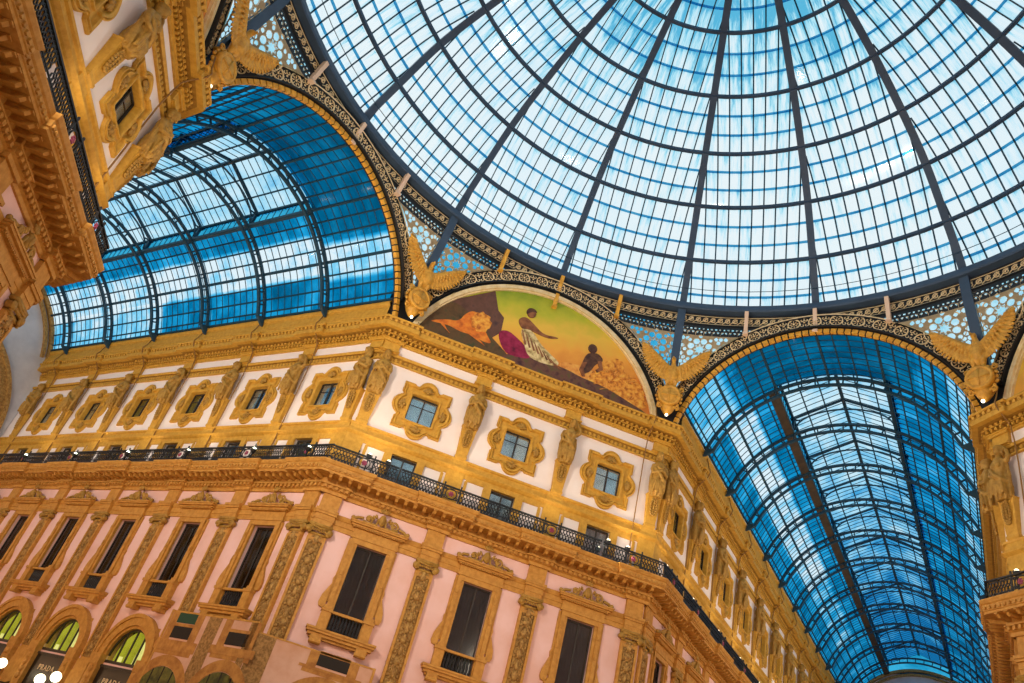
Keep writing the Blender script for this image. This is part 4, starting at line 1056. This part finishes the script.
# ------------------------------------------------------------------ the glass dome
PROF=[(18.0,29.25),(16.72,31.75),(15.08,34.40),(12.98,36.48),(10.52,38.30),(7.65,39.85),(4.6,41.0),(2.2,41.5)]
def cr(p0,p1,p2,p3,t):
    return tuple(.5*((2*b_)+(-a+c)*t+(2*a-5*b_+4*c-d)*t*t+(-a+3*b_-3*c+d)*t**3) for a,b_,c,d in zip(p0,p1,p2,p3))
PP=[(18.3,26.6)]+PROF+[(0,41.7)]
CURVE=[]; ROWV=[]
SUB=6
for i in range(len(PROF)-1):
    for k in range(SUB): CURVE.append(cr(PP[i],PP[i+1],PP[i+2],PP[i+3],k/SUB)); ROWV.append(3*(i+k/SUB))
CURVE.append(PROF[-1]); ROWV.append(3*(len(PROF)-1))
NRM=[]
for i in range(len(CURVE)):
    a=CURVE[max(0,i-1)]; c=CURVE[min(len(CURVE)-1,i+1)]; d=Vector((c[0]-a[0],c[1]-a[1])).normalized(); NRM.append((d.y,-d.x))
def off(i,o): return (CURVE[i][0]+NRM[i][0]*o, CURVE[i][1]+NRM[i][1]*o)
dome=empty('glass_dome',(0,0,29),0,'great glass dome with dark steel ribs over the octagon','dome')
def dm(b,name,m,**k):
    b.v=[(x,y,z-29) for x,y,z in b.v]; return b.build(name,m,dome,**k)
for k in range(16):
    a=math.radians(22.5*k); ca,sa=math.cos(a),math.sin(a); b=MB(); w=.19
    rings=[]
    for i in range(len(CURVE)):
        (r0,z0),(r1,z1)=off(i,-.10),off(i,.30)
        rings.append([(r0*ca+w*sa,r0*sa-w*ca,z0),(r0*ca-w*sa,r0*sa+w*ca,z0),(r1*ca-w*.35*sa,r1*sa+w*.35*ca,z1),(r1*ca+w*.35*sa,r1*sa-w*.35*ca,z1)])
    b.loft(rings); dm(b,'rib',STEEL)
for j in range(1,len(PROF)):
    i=j*SUB; b=MB(); n=96
    (r0,z0)=off(i,-.02); b.tube([(r0*math.cos(2*PI*q/n),r0*math.sin(2*PI*q/n),z0) for q in range(n)],.12,4,True); dm(b,'ring',STEEL)
b=MB(); n=96
b.loft([[(q*math.cos(2*PI*i/n),q*math.sin(2*PI*i/n),z) for i in range(n)] for q,z in ((18.05,28.92),(17.62,28.95),(17.58,29.05),(17.66,29.40),(17.9,29.46),(18.4,29.46),(18.4,28.92))],False); dm(b,'base_ring',STEEL)
for k in range(8):
    a=math.radians(22.5+45*k); ca,sa=math.cos(a),math.sin(a); b=MB(); w=.22
    b.loft([[((q+d)*ca+s*w*sa,(q+d)*sa-s*w*ca,z) for d,s in ((0,1),(0,-1),(.35,-1),(.35,1))] for q,z in ((17.72,29.3),(17.85,28.2),(18.35,26.2),(18.85,24.4),(19.1,23.2))]); dm(b,'strut',STEEL)
h=math.radians(11.25)
for k in range(16):
    a=math.radians(22.5*k+11.25); ca,sa=math.cos(a),math.sin(a)
    b=MB()
    for q in range(-5,6):
        o=q*.63; P=[]
        for i in range(len(CURVE)):
            rr,z=off(i,.27)
            if rr*math.sin(h)<abs(o)+.05: break
            rad=math.sqrt(rr*rr-o*o); P.append((rad*ca-o*sa,rad*sa+o*ca,z))
        if len(P)>1: b.tube(P,.040,4)
    dm(b,'glazing_bars',VSTEEL)
    b=MB(); nn=10; uv=[]; rows=[]
    for i in range(len(CURVE)):
        rr,z=off(i,.31); row=[]
        for q in range(nn+1):
            th=-h+2*h*q/nn; row.append((rr*math.cos(a+th),rr*math.sin(a+th),z)); uv.append((rr*math.sin(th)/.63+40*k+.0,ROWV[i]))
        rows.append(row)
    b.loft(rows,False,False); b.uv=uv; dm(b,'glass_sector',DGLASS,smooth=True)
b=MB()
for i in range(len(CURVE)):
    if ROWV[i]%1<1e-6 and ROWV[i]%3>1e-6:
        rr,z=off(i,.27); b.tube([(rr*math.cos(2*PI*q/128),rr*math.sin(2*PI*q/128),z) for q in range(128)],.07,4,True)
dm(b,'glazing_laps',LAP)
b=MB(); b.tube([polar(17.35,360*q/96,30.15) for q in range(96)],.018,4,True); dm(b,'hand_wire',VSTEEL)
b=MB(); b.lathe([(2.3,41.5),(2.4,41.9),(2.2,42.6),(1.2,43.1),(.1,43.3)],24); dm(b,'crown',STEEL)

# ------------------------------------------------------------------ glazed barrel vaults over the arcades
def vault(th, side, tend, ribs, gm, lg, label):
    V=empty('barrel_vault',(0,0,0),math.radians(th),label,'vault','glazed barrel vaults')
    t0=18.12; t1=ribs[0]; FA=23.3; FE=67.0
    def P(r,f,t): a=math.radians(f)*side; return (t,r*math.sin(a),CZ+r*math.cos(a))
    def band(f0,f1,a,b_,name,gg=None):
        m=MB(); nf=max(2,int(abs(f1-f0)/3)); nt_=max(1,int((b_-a)/4)); uv=[]; rows=[]
        for i in range(nt_+1):
            t=a+(b_-a)*i/nt_; rows.append([P(7.2,f0+(f1-f0)*j/nf,t) for j in range(nf+1)]); uv+=[(f0+(f1-f0)*j/nf,t) for j in range(nf+1)]
        m.loft(rows,False,False); m.uv=uv; m.build(name,gg or gm,V,True)
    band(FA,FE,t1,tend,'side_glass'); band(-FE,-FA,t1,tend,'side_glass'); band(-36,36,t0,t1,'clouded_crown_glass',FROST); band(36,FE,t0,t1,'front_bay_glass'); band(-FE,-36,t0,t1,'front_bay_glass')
    # fine bars across the vault
    m=MB(); n=int((tend-t0)/.52)
    for i in range(n+1):
        t=t0+.05+(tend-t0-.1)*i/n
        for f0,f1 in (((-FE,FE),) if t<t1 else ((-FE,-FA),(FA,FE))):
            q=max(4,int((f1-f0)/4)); m.tube([P(7.14,f0+(f1-f0)*j/q,t) for j in range(q+1)],.024,4)
    m.build('glazing_bars',VSTEEL,V)
    m=MB(); thick=MB()
    for j in range(-11,12):
        f=j*5.83
        a=t0 if abs(f)<FA-1 else t0; e=t1 if abs(f)<FA-1 else tend
        if j%4==0: thick.tube([P(7.06,f,a),P(7.06,f,e)],.085,4)
        else: m.tube([P(7.12,f,a),P(7.12,f,e)],.05,4)
    for s in (-1,1): thick.tube([P(7.1,s*FE,t0),P(7.1,s*FE,tend)],.07,4)
    m.build('light_purlins',VSTEEL,V); thick.build('main_purlins',VSTEEL,V)
    # double lattice ribs
    for t in ribs:
        m=MB(); N=44
        for rr,w in ((6.98,.065),(6.56,.06)):
            m.loft([[P(rr-w,f,t-.09),P(rr+w,f,t-.09),P(rr+w,f,t+.09),P(rr-w,f,t+.09)] for f in [-FE+2*FE*i/N for i in range(N+1)]])
        for i in range(N//2*1+1):
            f=-FE+2*FE*i/(N//2); m.tube([P(6.56,f,t),P(6.98,f,t)],.055,4)
        for s in (-1,1):      # foot bracket running down on to the parapet
            a=P(6.98,s*FE,t); b_=P(6.5,s*FE,t); y=s*side*6.60
            m.loft([[(t-.11,a[1],a[2]),(t+.11,a[1],a[2]),(t+.11,b_[1],b_[2]),(t-.11,b_[1],b_[2])],[(t-.06,y,22.72),(t+.06,y,22.72),(t+.06,y-s*side*.12,22.72),(t-.06,y-s*side*.12,22.72)]])
        m.build('lattice_rib',VSTEEL,V)
    # raised lantern along the crown
    L=empty('ridge_lantern',(0,0,0),0); L.parent=V
    yw=7.2*math.sin(math.radians(FA)); zb=CZ+7.2*math.cos(math.radians(FA)); ze=zb+.85; zr=ze+1.35; yo=yw+.18
    for s in (-1,1):
        m=MB(); m.add([(t1,s*yw,zb),(tend,s*yw,zb),(tend,s*yw,ze),(t1,s*yw,ze)],[(0,1,2,3)]); m.build('side_wall_glass',LANTS,L)
        m=MB(); m.loft([[(t,s*yo,ze),(t,s*yo*.5,(ze+zr)/2+.05),(t,0,zr)] for t in (t1,tend)],False,False); m.build('roof_glass',lg,L)
        if s*side>0:
            fb=27.5 if th==45 else 24.6
            m=MB(); m.loft([[P(q,f,t) for q,f in ((7.0,23.2),(7.0,fb),(7.1,fb),(7.1,23.2))] for t in (t1,tend)]); m.build('edge_board',BOARD if th==45 else VSTEEL,L)
        m=MB(); m.box(t1,tend,s*yw-.09,s*yw+.09,zb-.14,zb+.02); m.box(t1,tend,s*yw-.08,s*yw+.08,ze-.05,ze+.05); m.build('curb_beam',VSTEEL,L)
    m=MB(); m.add([(t1,-yo,ze),(t1,0,zr),(t1,yo,ze),(t1,yw,zb),(t1,0,27.75),(t1,-yw,zb)],[(0,1,2,3,4,5)]); m.build('gable_glass',CLEAR,L)
    m=MB(); m.add([(tend,-yo,ze),(tend,0,zr),(tend,yo,ze),(tend,yw,zb),(tend,-yw,zb)],[(0,1,2,3,4)]); m.build('end_glass',LANTS,L)
    m=MB(); n=int((tend-t1)/.52)
    for i in range(n+1):
        t=t1+(tend-t1)*i/n
        for s in (-1,1): m.tube([(t,s*yw,zb),(t,s*yw,ze)],.022,4); m.tube([(t,s*yo,ze),(t,s*yo*.5,(ze+zr)/2+.03),(t,0,zr)],.024,4)
    m.build('glazing_bars',VSTEEL,L)
    m=MB()
    for q in (-.66,-.33,.33,.66): m.tube([(t1,q*yo,zr-abs(q)*(zr-ze)-.03),(tend,q*yo,zr-abs(q)*(zr-ze)-.03)],.05,4)
    m.box(t1,tend,-.09,.09,zr-.16,zr); m.build('purlins',VSTEEL,L)
    for t in ribs:
        m=MB()
        m.tube([(t,-yo,ze),(t,0,zr-.05),(t,yo,ze)],.09,4)
        m.tube([(t,yw*math.cos(PI*j/16)*.96,zb+.1+1.35*math.sin(PI*j/16)) for j in range(17)],.055,4)
        for s in (-1,1): m.box(t-.08,t+.08,s*yw-.08,s*yw+.08,zb,ze); m.tube([(t,s*yw*.86,zb+.75),(t,s*yw,ze)],.05,4)
        m.build('lantern_frame',VSTEEL,L)
    return V
RIBL=[22.6+4.87*k for k in range(6)]; RIBR=[22.0+4.86*k for k in range(11)]
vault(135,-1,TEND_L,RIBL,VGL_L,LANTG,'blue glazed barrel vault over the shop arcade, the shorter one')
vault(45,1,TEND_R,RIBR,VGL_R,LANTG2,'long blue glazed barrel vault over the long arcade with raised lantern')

# end walls of the arcades
ENDM=mat('grey_white_plaster',(.62,.62,.66),(.5,.5,.54),.8,.8)
def end_wall(th,t,name):
    b=MB(); rz=math.radians(th); FR[name]=((t*math.cos(rz),t*math.sin(rz)),rz-PI/2)
    ra,ca=6.0,16.0
    P=[(ra*math.cos(PI*i/32),ca+ra*math.sin(PI*i/32)) for i in range(33)]
    Q=[(7.4,0),(7.4,22.6)]+[(7.2*math.sin(math.radians(q)),CZ+7.2*math.cos(math.radians(q))) for q in range(70,-71,-5)]+[(-7.4,22.6),(-7.4,0)]
    out=[(ra,0)]+Q_fix(Q)+[(-ra,0)]+P[::-1]
    b.prism(out,0,.8); struct(b.build(name,ENDM,M=mtx(name)))
    b=MB(); b.arcband(ra-.05,ra+.30,-.2,.1,0,180,40,(0,ca)); b.arcband(ra+.30,ra+.62,-.12,.1,0,180,40,(0,ca)); b.arcband(ra+.62,ra+.85,-.32,.1,0,180,40,(0,ca))
    b.box(-ra-.62,-ra+.05,-.2,.1,0,ca); b.box(ra-.05,ra+.62,-.2,.1,0,ca); b.box(-ra-.8,-ra+.05,-.4,.1,ca-.6,ca); b.box(ra-.05,ra+.8,-.4,.1,ca-.6,ca)
    b.box(-7.3,-5.9,-.3,.1,12.9,13.9); b.box(5.9,7.3,-.3,.1,12.9,13.9)
    b.arcband(6.55,6.75,-.25,.05,18,162,40,(0,CZ)); b.arcband(6.95,7.2,-.3,.05,18,162,40,(0,CZ))
    trim(b,RELIEF); bpy.data.objects['trim_%d'%TR[0]].matrix_world=mtx(name)
    b=MB(); b.box(-7.5,7.5,3.0,3.2,0,24); struct(b.build('wall_passage_%s'%('left' if th>90 else 'right'),PLP,M=mtx(name)))
def Q_fix(Q): return Q
end_wall(135,TEND_L,'wall_left_end'); end_wall(45,TEND_R,'wall_right_end')

# ------------------------------------------------------------------ eagles on shields
def eagle_form():
    b=MB(); N=14
    def ring(c,rx,ry): return [(c[0]+rx*math.cos(2*PI*i/N),c[1]+ry*math.sin(2*PI*i/N),c[2]) for i in range(N)]
    b.loft([ring((0,-.05,.75),.16,.16),ring((0,-.14,.95),.34,.30),ring((0,-.20,1.25),.44,.37),ring((0,-.20,1.6),.45,.36),ring((0,-.17,1.85),.36,.31),ring((0,-.17,2.05),.22,.22),ring((-.02,-.24,2.2),.17,.19),ring((-.03,-.28,2.3),.16,.18)])
    b.ell((-.04,-.34,2.40),(.17,.23,.17),12,8)
    b.tube([(-.06,-.50,2.42),(-.09,-.68,2.40),(-.10,-.74,2.28)],[.085,.07,.02],7)      # hooked beak
    for sx in (-1,1): b.ell((-.04+sx*.11,-.46,2.46),(.05,.06,.04),6,4)
    for sx in (-1,1):        # feathered thighs and clawed feet
        b.tube([(sx*.24,-.18,1.2),(sx*.27,-.24,.95),(sx*.26,-.18,.72),(sx*.25,-.20,.60)],[.22,.20,.12,.08],9)
        for k in (-1,0,1): b.tube([(sx*.25,-.22,.62),(sx*.25+.09*k,-.36,.60),(sx*.25+.11*k,-.42,.52)],[.05,.045,.03],6)
    for k in range(5): x=-.2+.1*k; b.tube([(x*.8,.02,1.0),(x*1.4,.10,.55),(x*1.8,.12,.25)],[.1,.09,.06],6)   # tail
    for sx in (-1,1):
        # arm of the wing, straight up and out, with the feathers hanging from it
        A=[(.28,-.22,1.78),(.84,-.36,2.12),(1.40,-.48,2.56),(1.92,-.56,3.02)]
        b.tube([(sx*x,y,z) for x,y,z in A],[.22,.19,.15,.09],9)
        def arm(t):
            u=t*3; i=min(2,int(u)); f=u-i; return Vector(A[i]).lerp(Vector(A[i+1]),f)
        n=19
        for i in range(n):
            t=i/(n-1); p=arm(t); ang=math.radians(-84+118*t**1.3); l=.80+.28*math.sin(PI*t)-.18*t
            d=Vector((math.cos(ang),-.08,math.sin(ang)))
            q=p+d*l; m_=p+d*l*.55
            b.tube([(sx*p.x,p.y+.05,p.z),(sx*m_.x,m_.y+.02,m_.z),(sx*q.x,q.y+.05,q.z)],[.11,.125,.075],6,flat=.055)
        for ll,yy,kk in ((.58,-.05,12),(.34,-.10,12),(.14,-.14,11)):
            for i in range(kk):
                t=.03+.93*i/(kk-1); p=arm(t); ang=math.radians(-84+112*t**1.2); d=Vector((math.cos(ang),0,math.sin(ang))); q=p+d*ll
                b.ell((sx*q.x,q.y+yy,q.z),(.17,.06,.085),6,4,Matrix.Rotation(-ang if sx>0 else ang-PI,3,'Y'))
    for i in range(5):
        for j in range(5): b.ell((-.26+.13*j+(.06 if i%2 else 0),-.50+.02*abs(j-2)*abs(j-2),1.25+.15*i),(.085,.05,.10),6,4)   # breast feathers
    b.v=[(x*.74,y*.85,.55+(z-.55)*(.93 if z<2.5 else .93-.05*(z-2.5))) for x,y,z in b.v]
    return b
def make_eagle():
    r=empty('eagle_statue')
    remesh(eagle_form(),.022,EAGLE,'eagle_body',r)
    b=MB(); b.lathe([(.02,.40),(.40,.38),(.45,.33),(.48,.40),(.57,.40),(.60,.28),(.56,.0)],32,(0,0,0),'y'); b.box(-.42,.42,-.43,-.35,-.035,.035); b.box(-.035,.035,-.43,-.35,-.42,.42)
    b.build('round_shield',EAGLE,r,True)
    b=MB()                      # leaf scrolls around the shield
    for k in range(18):
        a=2*PI*k/18; M=Matrix.Rotation(-a,3,'Y'); q=.62+.03*(k%2); b.ell((q*math.cos(a),-.10,q*math.sin(a)*1.05),(.09,.08,.10),7,5,M)
    for sx in (-1,1):
        b.tube(spiral(sx*.56,.52,.03,.15,1.3,0,sx,-.12),.05,6); b.tube(spiral(sx*.46,-.58,.03,.14,1.3,0,-sx,-.12),.05,6)
    b.lathe([(.05,-1.05),(.16,-.95),(.30,-.75),(.42,-.5)],12,(0,.05,0)); b.box(-.45,.45,-.05,.35,.52,.66)
    b.build('leaf_scrolls',EAGLE,r,True)
    remember(r); return r
EG=make_eagle()
first=True
for a,l in ((112.5,'gilded eagle on a round cross shield, between short vault and painted lunette'),(67.5,'gilded eagle on a round cross shield, between painted lunette and long vault'),(22.5,'gilded eagle on a round cross shield above the pier across the long arcade'),(157.5,'nearest gilded eagle seen from the side above the nearest building')):
    t=math.radians(a); o=EG if first else copy_tree(EG); first=False
    o.location=(18.5*math.cos(t),18.5*math.sin(t),23.45); o.rotation_euler=(0,0,t-PI/2); tag(o,l,'statue','gilded eagles')
    b=MB(); b.ell((0,0,0),(.075,.075,.075),10,7); bb=b.build('light_bulb',BULB,None,True); bb.location=(18.30*math.cos(t),18.30*math.sin(t),22.30)
    tag(bb,'small bright bulb under the shield of the eagle %s'%{112.5:'between short vault and lunette',67.5:'between lunette and long vault',22.5:'across the long arcade',157.5:'on the nearest building'}[a],'lamp','bulbs below the eagles')
    b=MB(); b.loft([[((19.5+d)*math.cos(t)+s*math.sin(t),(19.5+d)*math.sin(t)-s*math.cos(t),z) for d,s in ((-.35,.6),(-.35,-.6),(.3,-.9),(.3,.9))] for z in (22.0,24.3)]); trim(b,IRON)

# ------------------------------------------------------------------ light: evening sky over the glass, floodlights and street lamps inside
w=bpy.data.worlds.new('evening_sky'); S.world=w; w.use_nodes=True; nt=w.node_tree; nt.nodes.clear()
wo=nt.nodes.new('ShaderNodeOutputWorld'); bg=nt.nodes.new('ShaderNodeBackground'); nt.links.new(bg.outputs[0],wo.inputs[0])
tc=nt.nodes.new('ShaderNodeTexCoord'); n=nt.nodes.new('ShaderNodeTexNoise'); n.inputs['Scale'].default_value=2.2; n.inputs['Detail'].default_value=5
nt.links.new(tc.outputs['Generated'],n.inputs['Vector'])
cr_=nt.nodes.new('ShaderNodeValToRGB'); cr_.color_ramp.elements[0].position=.3; cr_.color_ramp.elements[0].color=(.72,.90,1,1); cr_.color_ramp.elements[1].position=.6; cr_.color_ramp.elements[1].color=(.90,.97,1,1)
nt.links.new(n.outputs[0],cr_.inputs[0]); nt.links.new(cr_.outputs[0],bg.inputs[0]); bg.inputs[1].default_value=.98
def area(name,loc,target,size,power,col,spread=PI):
    l=bpy.data.lights.new(name,'AREA'); l.shape='DISK'; l.size=size; l.energy=power; l.color=col; l.spread=spread
    o=bpy.data.objects.new(name,l); COL.objects.link(o); o.location=loc
    o.rotation_euler=(Vector(target)-Vector(loc)).to_track_quat('-Z','Y').to_euler(); return o
WARM=(1,.85,.66); ORANGE=(1,.56,.25)
KW=.19
# floodlights on the balconies across the octagon
for x,y,z,tx,ty,tz,p in ((-9,-15.5,14.6,-2,18,19.5,2300),(9,-15.5,14.6,5,18,19.5,2000),(15.8,-3,14.6,-16,14,19.5,1300),
        (-16.3,2.5,14.9,2,18,19.5,4000),(-16.3,-2.5,14.9,5,18,19.5,3200),(-2,16.7,14.9,-17.6,3,19.5,2100),(3,16.7,14.9,18,4,19.5,2600),(16.6,0,14.9,-2,18,19.5,600),(-16.3,0,14.9,18,7,18.5,2000)):  # last beam is added to brighten the caryatid across the long arcade
    area('floodlight_beam',(x,y,z),(tx,ty,tz),.8,p*KW,WARM,2.2)
# floodlights along the opposite balconies of the two arcades
for t in (20.5,24,29,34,39,45):
    p=pos('LB',t,14.4,.9); q=pos('LA',-t-5,18.3,0); area('floodlight_beam',p,q,.5,1250*KW,WARM,2.6)
for t in (20.5,25,30,36,42,49,57):
    p=pos('RB',-t,14.4,.9); q=pos('RA',t+4,18.3,0); area('floodlight_beam',p,q,.5,1250*KW,WARM,2.6)
# rail floodlights washing up the wall they stand on
for fr,xs in (('LA',(-19.2,-22.78,-27.6,-32.63,-37.57,-42.8)),('F',(-6.4,-2.45,2.45,6.4)),('RA',(19,23.2,28,32.8,37.7,44,50)),('LF',(-2.45,2.45,6.0))):
    for x in xs: area('rail_light',pos(fr,x,14.75,1.0),pos(fr,x,20.8,.3),.25,52*KW,(1,.80,.52),2.0)
# street lamps and shop fronts at ground level
for x,y,p in ((0,9,1500),(-9,6,1200),(9,6,1200),(-10,-1,1100),(11,-1,1000),(1,3,1000)):
    area('street_lamp',(x,y,4.2),(x*1.25,y*1.25+3,12),.3,p*KW*.68,ORANGE,3.0)
for t in (22,27,32,37,42,47):
    a=math.radians(135); area('street_lamp',(t*math.cos(a),t*math.sin(a),4.2),pos('LA',-t,10,0),.6,620*KW*.75,ORANGE,3.0)
for t in (22,28,34,40,47,55,63):
    a=math.radians(45); area('street_lamp',(t*math.cos(a),t*math.sin(a),4.2),pos('RA',t,10,0),.6,620*KW*.75,ORANGE,3.0)

# ------------------------------------------------------------------ camera
cam=bpy.data.cameras.new('camera'); co=bpy.data.objects.new('camera',cam); COL.objects.link(co); S.camera=co
yaw,pit,rol=math.radians(82.06134),math.radians(33.56485),math.radians(16.69879)
d=Vector((math.cos(pit)*math.cos(yaw),math.cos(pit)*math.sin(yaw),math.sin(pit))); rr=Vector((math.sin(yaw),-math.cos(yaw),0)); uu=rr.cross(d)
r2=rr*math.cos(rol)+uu*math.sin(rol); u2=-rr*math.sin(rol)+uu*math.cos(rol)
M=Matrix((( r2.x,u2.x,-d.x,-6.2990),(r2.y,u2.y,-d.y,-15.1794),(r2.z,u2.z,-d.z,1.6),(0,0,0,1)))
co.matrix_world=M; cam.sensor_fit='HORIZONTAL'; cam.sensor_width=36; cam.lens=762.1875*36/1024; cam.clip_end=400; cam.clip_start=.05
S.view_settings.view_transform='Standard'; S.view_settings.look='None'; S.view_settings.gamma=1; S.view_settings.exposure=0; S.view_settings.use_curve_mapping=False
S.cycles.max_bounces=6; S.cycles.diffuse_bounces=3; S.cycles.glossy_bounces=2; S.cycles.transparent_max_bounces=10
S.cycles.use_denoising=True; S.cycles.sample_clamp_indirect=4
